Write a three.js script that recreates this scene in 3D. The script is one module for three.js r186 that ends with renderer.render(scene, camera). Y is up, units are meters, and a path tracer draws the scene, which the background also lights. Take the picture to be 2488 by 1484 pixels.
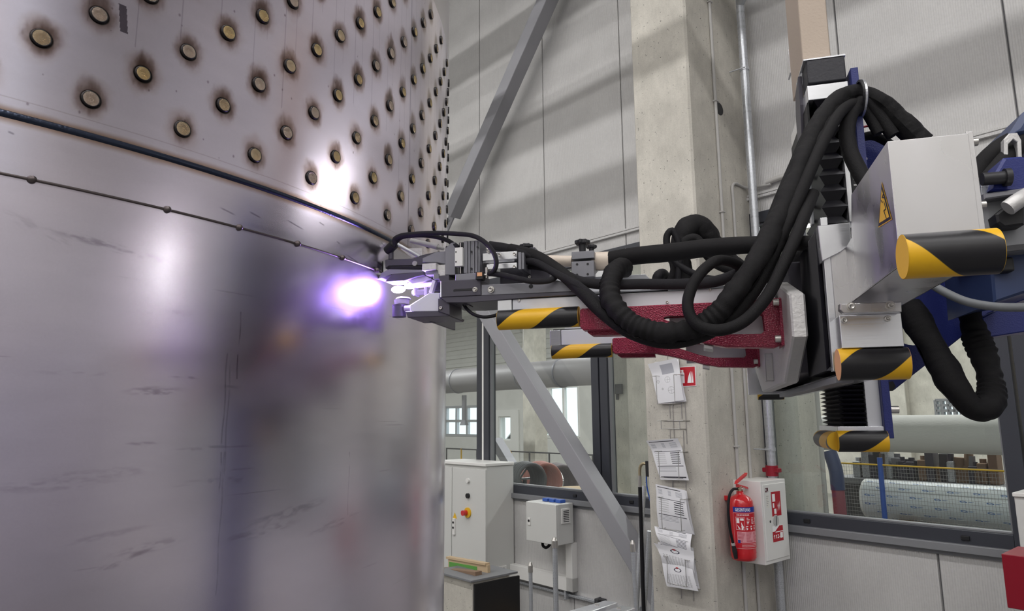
import * as THREE from 'three';
import { RoundedBoxGeometry } from 'three/addons/geometries/RoundedBoxGeometry.js';
import { mergeGeometries } from 'three/addons/utils/BufferGeometryUtils.js';
import { RectAreaLightUniformsLib } from 'three/addons/lights/RectAreaLightUniformsLib.js';

// ---------------------------------------------------------------- camera, sky, exposure
const scene = new THREE.Scene();
const H = 1.85;                                  // camera height above the hall floor
const FPX = 1654.21, PITCH = 0.16532, ROLL = -0.00762;
const camera = new THREE.PerspectiveCamera(2 * Math.atan(742 / FPX) * 180 / Math.PI, 2488 / 1484, 0.05, 200);
const cF = new THREE.Vector3(0, Math.sin(PITCH), -Math.cos(PITCH));
const cR0 = new THREE.Vector3(1, 0, 0), cU0 = new THREE.Vector3().crossVectors(cR0, cF);
const cR = cR0.clone().multiplyScalar(Math.cos(ROLL)).addScaledVector(cU0, Math.sin(ROLL));
const cU = cU0.clone().multiplyScalar(Math.cos(ROLL)).addScaledVector(cR0, -Math.sin(ROLL));
camera.position.set(0, H, 0);
camera.quaternion.setFromRotationMatrix(new THREE.Matrix4().makeBasis(cR, cU, cF.clone().negate()));
scene.add(camera);
scene.background = new THREE.Color().setRGB(1.5, 1.6, 1.72);   // overcast sky, seen through the far windows only
const renderer = new THREE.WebGLRenderer({ antialias: true });
renderer.toneMapping = THREE.LinearToneMapping;
renderer.toneMappingExposure = 1.0;
renderer.shadowMap.enabled = true;
RectAreaLightUniformsLib.init();
const LED_LEVEL = 50, LED_COLOR = new THREE.Color().setRGB(1, 0.98, 0.975);

// ---------------------------------------------------------------- frames
// wall frame: x along the partition wall, z out of it into the hall; arm frame: x along the welding arm away from the tank, z towards the camera side
const WA = 0.852241, WD = 4.65, AL = 0.265, RT = 1.6;
const FR = {
  world: { p: new THREE.Vector3(0, H, 0), r: 0 },
  wall: { p: new THREE.Vector3(Math.sin(WA) * WD, H, -Math.cos(WA) * WD), r: -WA },
  arm: { p: new THREE.Vector3(-0.279, H, -1.438), r: -AL },
  tank: { p: new THREE.Vector3(-1.12297 * RT, H, -1.21502 * RT), r: 0 },
};
const V = (x, y, z) => new THREE.Vector3(x, y, z);
const AX = V(Math.cos(AL), 0, Math.sin(AL)), AZ = V(-Math.sin(AL), 0, Math.cos(AL)), AO = V(-0.279, 0, -1.438);
const WX = V(Math.cos(WA), 0, Math.sin(WA)), WZ = V(-Math.sin(WA), 0, Math.cos(WA)), WO = V(Math.sin(WA) * WD, 0, -Math.cos(WA) * WD);
function sight(x, y) { return cF.clone().addScaledVector(cR, (x - 1244) / FPX).addScaledVector(cU, -(y - 742) / FPX); }
// measured point of the photograph laid on a real plane of the arm (at z) or of the wall (at distance z)
function A(x, y, z) { const r = sight(x, y), t = (z + AO.dot(AZ)) / r.dot(AZ), p = r.multiplyScalar(t).sub(AO); return V(p.dot(AX), p.y, z); }
function AS(x, y, s) { const r = sight(x, y), t = (s + AO.dot(AX)) / r.dot(AX), p = r.multiplyScalar(t).sub(AO); return V(s, p.y, p.dot(AZ)); }
function W(x, y, z) { const r = sight(x, y), t = (z + WO.dot(WZ)) / r.dot(WZ), p = r.multiplyScalar(t).sub(WO); return V(p.dot(WX), p.y, z); }

// ---------------------------------------------------------------- object helpers
const used = {}, pending = [];
function numbered(n) { used[n] = (used[n] || 0) + 1; return used[n] === 1 ? n : n + '_' + String(used[n] - 1).padStart(3, '0'); }
function thing(name, label, category, frame = 'wall', group) {
  const g = new THREE.Group(); g.name = numbered(name);
  g.userData = { label, category }; if (group) g.userData.group = group;
  g.position.copy(FR[frame].p); g.rotation.y = FR[frame].r; scene.add(g); pending.push(g); return g;
}
function struct(name, label, category, frame = 'wall') { const g = thing(name, label, category, frame); g.userData.kind = 'structure'; return g; }
function part(parent, name, geo, mat, label) {
  const m = new THREE.Mesh(Array.isArray(geo) ? merge(geo) : geo, mat); m.name = name; m.castShadow = m.receiveShadow = true;
  if (label) m.userData.label = label;
  parent.add(m); return m;
}
function solo(name, label, category, frame, geo, mat, group) {      // a thing that is one mesh
  const m = part(scene, numbered(name), geo, mat);
  m.userData = { label, category }; if (group) m.userData.group = group;
  m.geometry.computeBoundingBox(); const b = m.geometry.boundingBox, c = V((b.min.x + b.max.x) / 2, b.min.y, (b.min.z + b.max.z) / 2);
  m.geometry.translate(-c.x, -c.y, -c.z);
  m.rotation.y = FR[frame].r; m.position.copy(c.applyAxisAngle(V(0, 1, 0), FR[frame].r)).add(FR[frame].p); return m;
}
function finalize() {                                               // origin of every group to its base
  for (const g of pending) {
    const b = new THREE.Box3(), t = new THREE.Box3(), inv = new THREE.Matrix4();
    g.updateMatrixWorld(true); inv.copy(g.matrixWorld).invert();
    g.traverse(o => { if (o.isMesh) { o.geometry.computeBoundingBox(); t.copy(o.geometry.boundingBox).applyMatrix4(o.matrixWorld).applyMatrix4(inv); b.union(t); } });
    if (b.isEmpty()) continue;
    const c = V((b.min.x + b.max.x) / 2, b.min.y, (b.min.z + b.max.z) / 2);
    for (const o of g.children) o.position.sub(c);
    g.position.add(c.applyAxisAngle(V(0, 1, 0), g.rotation.y));
  }
}
function merge(list) { return mergeGeometries(list.map(g => { const n = g.index ? g.toNonIndexed() : g; for (const k of Object.keys(n.attributes)) if (!['position', 'normal', 'uv'].includes(k)) n.deleteAttribute(k); return n; })); }
function metreUV(g) {                                               // box-projected uv in metres
  if (g.index) g = g.toNonIndexed();
  const p = g.attributes.position, n = g.attributes.normal, uv = new Float32Array(p.count * 2);
  for (let i = 0; i < p.count; i++) {
    const ax = Math.abs(n.getX(i)), ay = Math.abs(n.getY(i)), az = Math.abs(n.getZ(i)), x = p.getX(i), y = p.getY(i), z = p.getZ(i);
    if (ax >= ay && ax >= az) { uv[2 * i] = z; uv[2 * i + 1] = y; } else if (ay >= az) { uv[2 * i] = x; uv[2 * i + 1] = z; } else { uv[2 * i] = x; uv[2 * i + 1] = y; }
  }
  g.setAttribute('uv', new THREE.BufferAttribute(uv, 2)); return g;
}
function box(x0, x1, y0, y1, z0, z1, r = 0.002) {
  const w = Math.abs(x1 - x0), h = Math.abs(y1 - y0), d = Math.abs(z1 - z0);
  const g = r > 0 ? new RoundedBoxGeometry(w, h, d, 1, Math.min(r, w / 2.1, h / 2.1, d / 2.1)) : new THREE.BoxGeometry(w, h, d);
  g.translate((x0 + x1) / 2, (y0 + y1) / 2, (z0 + z1) / 2); return metreUV(g);
}
function orient(g, a, b) { const d = b.clone().sub(a); g.applyQuaternion(new THREE.Quaternion().setFromUnitVectors(V(0, 1, 0), d.clone().normalize())); g.translate((a.x + b.x) / 2, (a.y + b.y) / 2, (a.z + b.z) / 2); return g; }
function cyl(a, b, r0, r1 = r0, seg = 20, open = false) { return orient(new THREE.CylinderGeometry(r1, r0, a.distanceTo(b), seg, 1, open), a, b); }
function rod(a, b, w, d, up = V(0, 0, 1)) {                          // square bar from a to b, d measured along up
  const y = b.clone().sub(a), L = y.length(); y.normalize(); const x = new THREE.Vector3().crossVectors(y, up).normalize(), z = new THREE.Vector3().crossVectors(x, y);
  const g = new RoundedBoxGeometry(w, L, d, 1, Math.min(w, d) * 0.06); g.applyMatrix4(new THREE.Matrix4().makeBasis(x, y, z)); g.translate((a.x + b.x) / 2, (a.y + b.y) / 2, (a.z + b.z) / 2); return metreUV(g);
}
function plate(pts, z0, z1, bevel = 0.001, holes = []) {             // outline in x-y, thickness from z0 to z1
  const s = new THREE.Shape(pts.map(p => new THREE.Vector2(p.x, p.y)));
  for (const h of holes) s.holes.push(new THREE.Path(h.map(p => new THREE.Vector2(p.x, p.y))));
  const lo = Math.min(z0, z1), d = Math.abs(z1 - z0);
  const g = new THREE.ExtrudeGeometry(s, { depth: d - 2 * bevel, bevelEnabled: bevel > 0, bevelSize: bevel, bevelThickness: bevel, bevelSegments: 1, bevelOffset: -bevel, curveSegments: 10 });
  g.translate(0, 0, lo + bevel); return metreUV(g);
}
function plateX(pts, x0, x1, bevel = 0.001, holes = []) {            // outline in z-y (given as V(z, y)), thickness along x
  const g = plate(pts.map(p => V(-p.x, p.y)), x0, x1, bevel, holes.map(h => h.map(p => V(-p.x, p.y))));
  g.applyMatrix4(new THREE.Matrix4().makeRotationY(Math.PI / 2)); return metreUV(g);
}
function ap(list, z0, z1, bevel, holes) { return plate(list.map(([x, y]) => A(x, y, Math.max(z0, z1))), z0, z1, bevel, (holes || []).map(h => h.map(([x, y]) => A(x, y, Math.max(z0, z1))))); }
function hose(points, r, seg = 90, rad = 14, wob = 0) {              // swept tube; r a number or a function of the way along; wob adds sleeve wrinkles
  const c = new THREE.CatmullRomCurve3(points, false, 'centripetal'), fr = c.computeFrenetFrames(seg, false), pos = [], nor = [], uv = [], idx = [], L = c.getLength();
  const rf = typeof r === 'function' ? r : () => r;
  for (let i = 0; i <= seg; i++) {
    const t = i / seg, p = c.getPointAt(t), N = fr.normals[i], B = fr.binormals[i];
    for (let j = 0; j <= rad; j++) {
      const a = j / rad * Math.PI * 2, k = wob ? 1 + wob * (fbm(t * L * 42 + 3, a * 0.9 + Math.sin(t * 9) * 0.6, 7) - 0.5) * 2 : 1;
      const d = N.clone().multiplyScalar(Math.cos(a)).addScaledVector(B, Math.sin(a)), R = rf(t) * k;
      pos.push(p.x + d.x * R, p.y + d.y * R, p.z + d.z * R); nor.push(d.x, d.y, d.z); uv.push(j / rad * 2 * Math.PI * rf(0.5), t * L);
    }
  }
  for (let i = 0; i < seg; i++) for (let j = 0; j < rad; j++) { const a = i * (rad + 1) + j, b = a + rad + 1; idx.push(a, a + 1, b, b, a + 1, b + 1); }
  const g = new THREE.BufferGeometry(); g.setAttribute('position', new THREE.Float32BufferAttribute(pos, 3)); g.setAttribute('normal', new THREE.Float32BufferAttribute(nor, 3)); g.setAttribute('uv', new THREE.Float32BufferAttribute(uv, 2)); g.setIndex(idx);
  if (wob) g.computeVertexNormals();
  const caps = [0, 1].map(e => { const p = c.getPointAt(e), t = c.getTangentAt(e).multiplyScalar(e ? 1 : -1), d = new THREE.CircleGeometry(rf(e), rad); d.applyQuaternion(new THREE.Quaternion().setFromUnitVectors(V(0, 0, 1), t)); d.translate(p.x, p.y, p.z); return d; });
  return merge([g, ...caps]);
}
function screw(parent, name, p, dir, r, mat, dark) {                // socket-head screw with a sunk hexagon
  const prof = [[0, 0.35 * r], [0.45 * r, 0.35 * r], [0.48 * r, 0.8 * r], [0.88 * r, 0.8 * r], [r, 0.66 * r], [r, -0.3 * r], [0, -0.3 * r]].map(a => new THREE.Vector2(a[0], a[1])).reverse();
  const g = new THREE.LatheGeometry(prof, 16); g.applyQuaternion(new THREE.Quaternion().setFromUnitVectors(V(0, 1, 0), dir)); g.translate(p.x, p.y, p.z);
  return part(parent, name, g, mat);
}

function WY(x, y, h) { const r = sight(x, y), p = r.multiplyScalar(h / r.y).sub(WO); return V(p.dot(WX), h, p.dot(WZ)); }   // on a level plane

const sm = (a, b, x) => { const t = Math.max(0, Math.min(1, (x - a) / (b - a))); return t * t * (3 - 2 * t); };
// ---------------------------------------------------------------- procedural textures
let seed = 12345; const rnd = () => { seed = (seed * 1664525 + 1013904223) >>> 0; return seed / 4294967296; };
function hash(x, y, s) { let h = Math.imul(x, 374761393) ^ Math.imul(y, 668265263) ^ Math.imul(s, 2147483647 - 97); h = Math.imul(h ^ (h >>> 13), 1274126177); return ((h ^ (h >>> 16)) >>> 0) / 4294967296; }
function vnoise(x, y, s, px = 0, py = 0) {
  const xi = Math.floor(x), yi = Math.floor(y), fx = x - xi, fy = y - yi, u = fx * fx * (3 - 2 * fx), v = fy * fy * (3 - 2 * fy);
  const w = (a, p) => p ? ((a % p) + p) % p : a, x0 = w(xi, px), x1 = w(xi + 1, px), y0 = w(yi, py), y1 = w(yi + 1, py);
  return (hash(x0, y0, s) * (1 - u) + hash(x1, y0, s) * u) * (1 - v) + (hash(x0, y1, s) * (1 - u) + hash(x1, y1, s) * u) * v;
}
function fbm(x, y, s, px = 0, py = 0, o = 4) { let a = 0, k = 0.5, n = 0; for (let i = 0; i < o; i++) { a += k * vnoise(x, y, s + i, px, py); n += k; x *= 2; y *= 2; px *= 2; py *= 2; k *= 0.5; } return a / n; }
function tex(w, h, fn, srgb, rx = 1, ry = 1) {                       // fn(x, y) -> [r, g, b] in 0..1
  const d = new Uint8Array(w * h * 4);
  for (let y = 0; y < h; y++) for (let x = 0; x < w; x++) { const c = fn(x, y), i = 4 * (y * w + x); for (let k = 0; k < 3; k++) d[i + k] = Math.max(0, Math.min(255, c[k] * 255)); d[i + 3] = 255; }
  return fin(new THREE.DataTexture(d, w, h), srgb, rx, ry);
}
function fin(t, srgb, rx, ry) { t.wrapS = t.wrapT = THREE.RepeatWrapping; t.magFilter = THREE.LinearFilter; t.minFilter = THREE.LinearMipmapLinearFilter; t.generateMipmaps = true; if (srgb) t.colorSpace = THREE.SRGBColorSpace; t.repeat.set(rx, ry); t.needsUpdate = true; return t; }
function gray(w, h, fn, rx, ry) { return tex(w, h, (x, y) => { const v = fn(x, y); return [v, v, v]; }, false, rx, ry); }
function canvasTex(w, h, draw) { const c = document.createElement('canvas'); c.width = w; c.height = h; const g = c.getContext('2d'); draw(g, w, h); const t = new THREE.CanvasTexture(c); t.colorSpace = THREE.SRGBColorSpace; t.magFilter = THREE.LinearFilter; return t; }

const nFine = gray(256, 256, (x, y) => fbm(x / 8, y / 8, 3, 32, 32, 4), 1 / 0.12, 1 / 0.12);
const nFabric = gray(256, 256, (x, y) => 0.5 + 0.25 * Math.sin(x * Math.PI / 4) * Math.sin(y * Math.PI / 4) + 0.35 * (fbm(x / 16, y / 16, 5, 16, 16) - 0.5), 1 / 0.05, 1 / 0.05);
const nHammer = gray(512, 512, (x, y) => {                           // hammered paint: cellular dimples
  const c = 11, gx = x / c, gy = y / c, ix = Math.floor(gx), iy = Math.floor(gy), n = Math.floor(512 / c) + 0; let d = 9;
  for (let a = -1; a <= 1; a++) for (let b = -1; b <= 1; b++) { const X = ((ix + a) % n + n) % n, Y = ((iy + b) % n + n) % n, dx = ix + a + hash(X, Y, 11) - gx, dy = iy + b + hash(X, Y, 12) - gy; d = Math.min(d, dx * dx + dy * dy); }
  return Math.min(1, Math.sqrt(d) * 1.1);
}, 1 / 0.12, 1 / 0.12);
const nRib = gray(64, 8, (x) => Math.pow(0.5 + 0.5 * Math.cos(x / 64 * Math.PI * 2), 3), 1 / 0.0135, 1);
const nBrush = gray(512, 256, (x, y) => 0.35 + 0.3 * fbm(x / 128, y / 2, 21, 4, 128, 3), 1 / 0.25, 1 / 0.06);
const concreteTint = tex(1024, 1024, (x, y) => {
  const a = fbm(x / 170.67, y / 170.67, 31, 6, 6, 5), b = fbm(x / 16, y / 64, 41, 64, 16, 3), c = vnoise(x / 4, y / 4, 51, 256, 256), pit = vnoise(x / 12.8, y / 12.8, 61, 80, 80) > 0.93 && vnoise(x / 5.12, y / 5.12, 62, 200, 200) > 0.6 ? 0.52 : 1;
  const v = (0.84 + 0.16 * (a - 0.5) + 0.045 * (b - 0.5) + 0.05 * (c - 0.5)) * pit; return [v, v * 0.985, v * 0.95];
}, true, 1 / 1.1, 1 / 1.1);
const concreteBump = gray(512, 512, (x, y) => 0.6 + 0.3 * (fbm(x / 16, y / 16, 71, 32, 32, 4) - 0.5) - (vnoise(x / 6.4, y / 6.4, 61, 80, 80) > 0.93 ? 0.4 : 0), 1 / 1.1, 1 / 1.1);
const panelTint = tex(512, 512, (x, y) => { const v = 0.93 + 0.05 * (fbm(x / 64, y / 64, 81, 8, 8, 4) - 0.5) + 0.03 * (vnoise(x / 2, y / 2, 82, 256, 256) - 0.5); return [v, v, v * 0.99]; }, true, 1 / 2.3, 1 / 2.3);
const floorTint = tex(512, 512, (x, y) => { const v = 0.66 + 0.16 * (fbm(x / 64, y / 64, 91, 8, 8, 5) - 0.5); return [v, v, v * 0.97]; }, true, 1 / 3, 1 / 3);
const steelPatch = gray(512, 512, (x, y) => 0.29 + 0.26 * (fbm(x / 64, y / 128, 101, 8, 4, 3) - 0.5), 1 / 0.3, 1 / 0.3);

// ---------------------------------------------------------------- materials (linear base colours)
function mat(r, g, b, rough, metal = 0, o = {}) { const { physical, ...q } = o; return new (physical ? THREE.MeshPhysicalMaterial : THREE.MeshStandardMaterial)({ color: new THREE.Color().setRGB(r, g, b), roughness: rough, metalness: metal, ...q }); }
const M = {
  panel: mat(0.69, 0.682, 0.685, 0.55, 0, { map: panelTint, bumpMap: nRib, bumpScale: 0.0014 }),
  panelGap: mat(0.12, 0.12, 0.13, 0.8),
  plaster: mat(0.80, 0.795, 0.78, 0.8, 0, { map: panelTint }),
  ceiling: mat(0.55, 0.55, 0.55, 0.8),
  concrete: mat(0.86, 0.85, 0.82, 0.88, 0, { map: concreteTint, bumpMap: concreteBump, bumpScale: 0.002 }),
  floor: mat(0.40, 0.395, 0.42, 0.4, 0, { map: floorTint }),
  frame: mat(0.040, 0.043, 0.055, 0.42, 0, { bumpMap: nFine, bumpScale: 0.0002 }),
  sill: mat(0.24, 0.245, 0.26, 0.5, 0.2),
  glass: mat(0.94, 0.97, 0.96, 0.02, 0, { physical: true, transmission: 1, thickness: 0, ior: 1.5 }),
  brace: mat(0.31, 0.31, 0.335, 0.5),
  galv: mat(0.55, 0.57, 0.6, 0.75, 0.6, { roughnessMap: nFine }),
  conduit: mat(0.5, 0.49, 0.47, 0.5),
  cabinet: mat(0.66, 0.665, 0.645, 0.45, 0, { bumpMap: nFine, bumpScale: 0.00015 }),
  cabinetWhite: mat(0.82, 0.815, 0.79, 0.35),
  darkGrey: mat(0.05, 0.05, 0.055, 0.6),
  black: mat(0.010, 0.010, 0.012, 0.5),
  rubber: mat(0.011, 0.0105, 0.013, 0.6, 0, { physical: true, specularIntensity: 0.5, bumpMap: nFabric, bumpScale: 0.0006 }),
  sleeve: mat(0.0062, 0.0056, 0.0066, 0.66, 0, { bumpMap: nFabric, bumpScale: 0.0008, physical: true, specularIntensity: 0.6 }),
  braid: mat(0.018, 0.017, 0.021, 0.55, 0, { physical: true, specularIntensity: 0.6, bumpMap: nFabric, bumpScale: 0.0016 }),
  bellow: mat(0.009, 0.0085, 0.013, 0.34),
  alu: mat(0.78, 0.79, 0.82, 0.42, 0.75, { roughnessMap: nBrush }),
  aluMatt: mat(0.70, 0.71, 0.75, 0.5, 0.35),
  anodGrey: mat(0.24, 0.24, 0.265, 0.45, 0.45, { bumpMap: nFine, bumpScale: 0.0001 }),
  anodDark: mat(0.085, 0.08, 0.10, 0.42, 0.4),
  stainless: mat(0.66, 0.65, 0.66, 1, 1, { roughnessMap: steelPatch }),
  castAlu: mat(0.66, 0.65, 0.64, 0.55, 0.55, { bumpMap: nFine, bumpScale: 0.0006 }),
  screw: mat(0.62, 0.6, 0.57, 0.3, 0.95),
  red: mat(0.36, 0.022, 0.065, 0.32, 0, { bumpMap: nHammer, bumpScale: 0.0026, physical: true, clearcoat: 0.4, clearcoatRoughness: 0.25 }),
  blue: mat(0.016, 0.026, 0.17, 0.38, 0, { bumpMap: nHammer, bumpScale: 0.0002 }),
  blueDark: mat(0.03, 0.05, 0.13, 0.4),
  beige: mat(0.52, 0.43, 0.35, 0.6, 0.1, { bumpMap: nFine, bumpScale: 0.0004 }),
  beigeTube: mat(0.72, 0.62, 0.52, 0.45),
  motor: mat(0.018, 0.018, 0.026, 0.45, 0, { bumpMap: nFine, bumpScale: 0.0003 }),
  foamCap: mat(0.80, 0.42, 0.22, 0.8),
  yellow: mat(0.80, 0.48, 0.02, 0.5),
  extRed: mat(0.62, 0.012, 0.02, 0.22, 0, { physical: true, clearcoat: 0.6, clearcoatRoughness: 0.1 }),
  boxRed: mat(0.27, 0.004, 0.018, 0.4),
  brass: mat(0.5, 0.42, 0.28, 0.35, 0.9),
  paper: mat(0.86, 0.86, 0.88, 0.9, 0, { side: THREE.DoubleSide }),
  wire: mat(0.5, 0.49, 0.48, 0.35, 0.9),
  wood: mat(0.62, 0.47, 0.3, 0.8, 0, { bumpMap: nBrush, bumpScale: 0.001 }),
  woodOld: mat(0.27, 0.18, 0.12, 0.9, 0, { bumpMap: nBrush, bumpScale: 0.002 }),
  green: mat(0.12, 0.36, 0.07, 0.7),
  bluePlastic: mat(0.03, 0.10, 0.42, 0.45),
  knob: mat(0.022, 0.022, 0.026, 0.45),
};

// ================================================================ THE HALL
const FL = -H, CE = 6.4, U0 = -11, U1 = 7, WB = 13;                   // floor, ceiling and extent in wall-frame coordinates
{ const g = struct('floor', 'grey concrete hall floor', 'floor'); part(g, 'slab', box(U0 - 0.3, U1 + 0.3, FL - 0.3, FL, -0.3, WB + 0.3, 0), M.floor); }
{ const g = struct('ceiling', 'pale ceiling of the hall', 'ceiling'); part(g, 'deck', box(U0 - 0.3, U1 + 0.3, CE, CE + 0.2, -0.3, WB + 0.3, 0), M.ceiling); }
{ const g = struct('wall_left', 'pale side wall of the hall', 'wall'); part(g, 'slab', box(U0 - 0.3, U0, FL, CE, -0.3, WB + 0.3, 0), M.plaster); }
{ const g = struct('wall_right', 'pale side wall of the hall', 'wall'); part(g, 'slab', [box(U1, U1 + 0.3, FL, CE, -0.3, 2.70, 0), box(U1, U1 + 0.3, FL, CE, 2.94, WB + 0.3, 0), box(U1, U1 + 0.3, FL, 2.7, 2.70, 2.94, 0), box(U1, U1 + 0.3, 6.2, CE, 2.70, 2.94, 0)], M.plaster); part(g, 'added_grey_band', box(U1 - 0.01, U1, FL, 0.9, 0, WB, 0), mat(0.46, 0.45, 0.49, 0.6)); }  // unseen grey band low on the wall, added to darken the tank reflection
{ const g = struct('window_31', 'tall narrow daylight window in the side wall', 'window'); part(g, 'pane', box(U1 + 0.1, U1 + 0.106, 2.7, 6.2, 2.70, 2.94, 0), M.glass); part(g, 'window_frame', [box(U1, U1 + 0.12, 2.7, 6.2, 2.70, 2.715, 0), box(U1, U1 + 0.12, 2.7, 6.2, 2.925, 2.94, 0)], M.sill); }
{ const g = struct('wall_rear', 'pale rear wall of the hall', 'wall'); part(g, 'slab', box(U0 - 0.3, U1 + 0.3, FL, CE, WB, WB + 0.3, 0), M.plaster); }

// partition wall of sandwich panels with a strip of windows
const WY0 = -0.735, WY1 = 1.52;                                        // window strip
{
  const g = struct('wall_back', 'light grey wall of ribbed metal panels above and below the windows', 'wall');
  part(g, 'core', [box(U0, U1, WY1, CE, -0.14, -0.012, 0), box(U0, U1, FL, WY0, -0.14, -0.012, 0)], M.panelGap);
  const up = [], lo = [];
  for (let u = -10.83; u < U1 + 1; u += 1.0) up.push(u);
  // seams read from the photograph: about one metre apart
  const seamsUp = [U0, -10.1, -9.05, -8.0, -6.95, -5.87, -4.80, -3.765, -2.78, -1.815, -0.86, 0.1, 1.1, 2.1, 3.1, 4.1, 5.1, 6.1, U1];
  const seamsLo = [U0, -10.5, -9.5, -8.5, -7.5, -6.5, -5.5, -4.5, -3.5, -2.5, -1.52, -0.5, 0.5, 1.5, 2.5, 3.5, 4.5, 5.5, 6.5, U1];
  for (let i = 0; i + 1 < seamsUp.length; i++) { part(g, 'panel', box(seamsUp[i] + 0.0035, seamsUp[i + 1] - 0.0035, 1.665, CE, -0.02, 0, 0.004), M.panel); part(g, 'panel', box(seamsUp[i] + 0.0035, seamsUp[i + 1] - 0.0035, WY1, 1.625, -0.02, 0, 0.004), M.panel); }
  for (let i = 0; i + 1 < seamsLo.length; i++) part(g, 'panel', box(seamsLo[i] + 0.0035, seamsLo[i + 1] - 0.0035, FL, WY0 - 0.02, -0.02, 0, 0.004), M.panel);
}
{ const g = struct('trim_1', 'grey ledge under the window strip', 'ledge'); part(g, 'ledge', [box(U0, U1, -0.775, -0.728, -0.02, 0.045, 0.004), box(U0, U1, -0.80, -0.775, -0.02, 0.012, 0.002)], M.sill); }
{ const g = struct('trim_2', 'pale flashing above the window strip', 'trim'); part(g, 'flashing', [box(U0, U1, 1.650, 1.668, -0.01, 0.02, 0.003), box(U0, U1, 1.622, 1.643, -0.01, 0.03, 0.003)], M.panel); part(g, 'shadow_gap', box(U0, U1, 1.64, 1.652, -0.015, 0.006, 0), M.frame); }
// window units: frame bars, pane and hinge caps
const posts = [-9.0, -7.5, -5.80, -4.125, -2.62, -1.035, 0.55, 2.1, 3.7];
for (let i = 0; i + 1 < posts.length; i++) {
  const a = posts[i] + (i === 2 ? 0.016 : 0.008), b = posts[i + 1] - (i === 1 ? 0.016 : 0.008), t = 0.087;
  const g = struct('window_' + (i + 1), 'anthracite framed window pane in the partition wall', 'window');
  const fr = part(g, 'window_frame', [box(a, a + t, WY0, WY1, -0.09, 0.012, 0.004), box(b - t, b, WY0, WY1, -0.09, 0.012, 0.004), box(a + t, b - t, WY0, WY0 + 0.085, -0.09, 0.012, 0.004), box(a + t, b - t, WY1 - 0.085, WY1, -0.09, 0.012, 0.004)], M.frame);
  part(fr, 'glazing_bead', [box(a + t, a + t + 0.012, WY0 + 0.085, WY1 - 0.085, -0.06, -0.01, 0.002), box(b - t - 0.012, b - t, WY0 + 0.085, WY1 - 0.085, -0.06, -0.01, 0.002), box(a + t, b - t, WY0 + 0.085, WY0 + 0.097, -0.06, -0.01, 0.002), box(a + t, b - t, WY1 - 0.097, WY1 - 0.085, -0.06, -0.01, 0.002)], M.sill);
  for (const x of [a + 0.32, b - 0.32]) part(fr, 'drain_cap', box(x - 0.022, x + 0.022, WY0 + 0.03, WY0 + 0.055, 0.008, 0.022, 0.004), M.black);
  part(g, 'pane', box(a + t, b - t, WY0 + 0.085, WY1 - 0.085, -0.045, -0.039, 0), M.glass);
}
{ const g = struct('trim_3', 'white strip between two window frames', 'trim'); part(g, 'strip', box(-5.815, -5.785, WY0, WY1, -0.10, 0.008, 0), M.cabinetWhite); }
{ const g = struct('wall_end_caps', 'wall ends beside the window strip', 'wall'); part(g, 'wall_end', [box(U0, -9.0, WY0, WY1, -0.14, 0, 0), box(3.7, U1, WY0, WY1, -0.14, 0, 0)], M.panel); }

// concrete column
const CU0 = -3.065, CU1 = -2.565, CW = 0.722;
{
  const g = struct('concrete_column', 'tall grey concrete column with papers and fire gear on it', 'column');
  const c = 0.014, s = new THREE.Shape([[CU0 + c, CW], [CU1 - c, CW], [CU1, CW - c], [CU1, -0.16], [CU0, -0.16], [CU0, CW - c]].map(p => new THREE.Vector2(p[0], -p[1])));
  const e = new THREE.ExtrudeGeometry(s, { depth: CE - FL, bevelEnabled: false }); e.rotateX(-Math.PI / 2); e.translate(0, FL, 0);
  part(g, 'shaft', metreUV(e), M.concrete);
  const hp = V(CU1 + 0.0005, 2.27, 0.337), ring = new THREE.CircleGeometry(0.05, 24); ring.rotateY(Math.PI / 2); ring.translate(hp.x, hp.y, hp.z);
  part(g, 'cast_hole', [ring, cyl(V(CU1 - 0.002, 2.27, 0.337), V(CU1 + 0.0008, 2.27, 0.337), 0.05, 0.05, 24)], M.black, 'dark round hole cast in the column side');
}
// steel bracing behind the tank
function brace(label, a, b, m) {
  const g = thing('steel_brace', label, 'steel beam');
  part(g, 'tube', rod(a, b, 0.155, 0.15), m);
  const d = b.clone().sub(a).normalize();
  part(g, 'gusset_plate', rod(a.clone().addScaledVector(d, -0.22), a.clone().addScaledVector(d, 0.05), 0.10, 0.02), m);
  for (const k of [-0.15, -0.07]) { const p = a.clone().addScaledVector(d, k); part(g, 'bolt', cyl(V(p.x, p.y, p.z - 0.02), V(p.x, p.y, p.z + 0.035), 0.016, 0.016, 6), M.galv); }
}
brace('grey square steel tube slanting up behind the tank edge', V(-6.09, 2.30, 0.22), V(-3.9, 4.86, 0.22), M.brace);
brace('grey square steel tube slanting down across the left window', V(-5.68, 1.34, 0.2), V(-3.17, -1.595, 0.2), M.brace);

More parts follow.
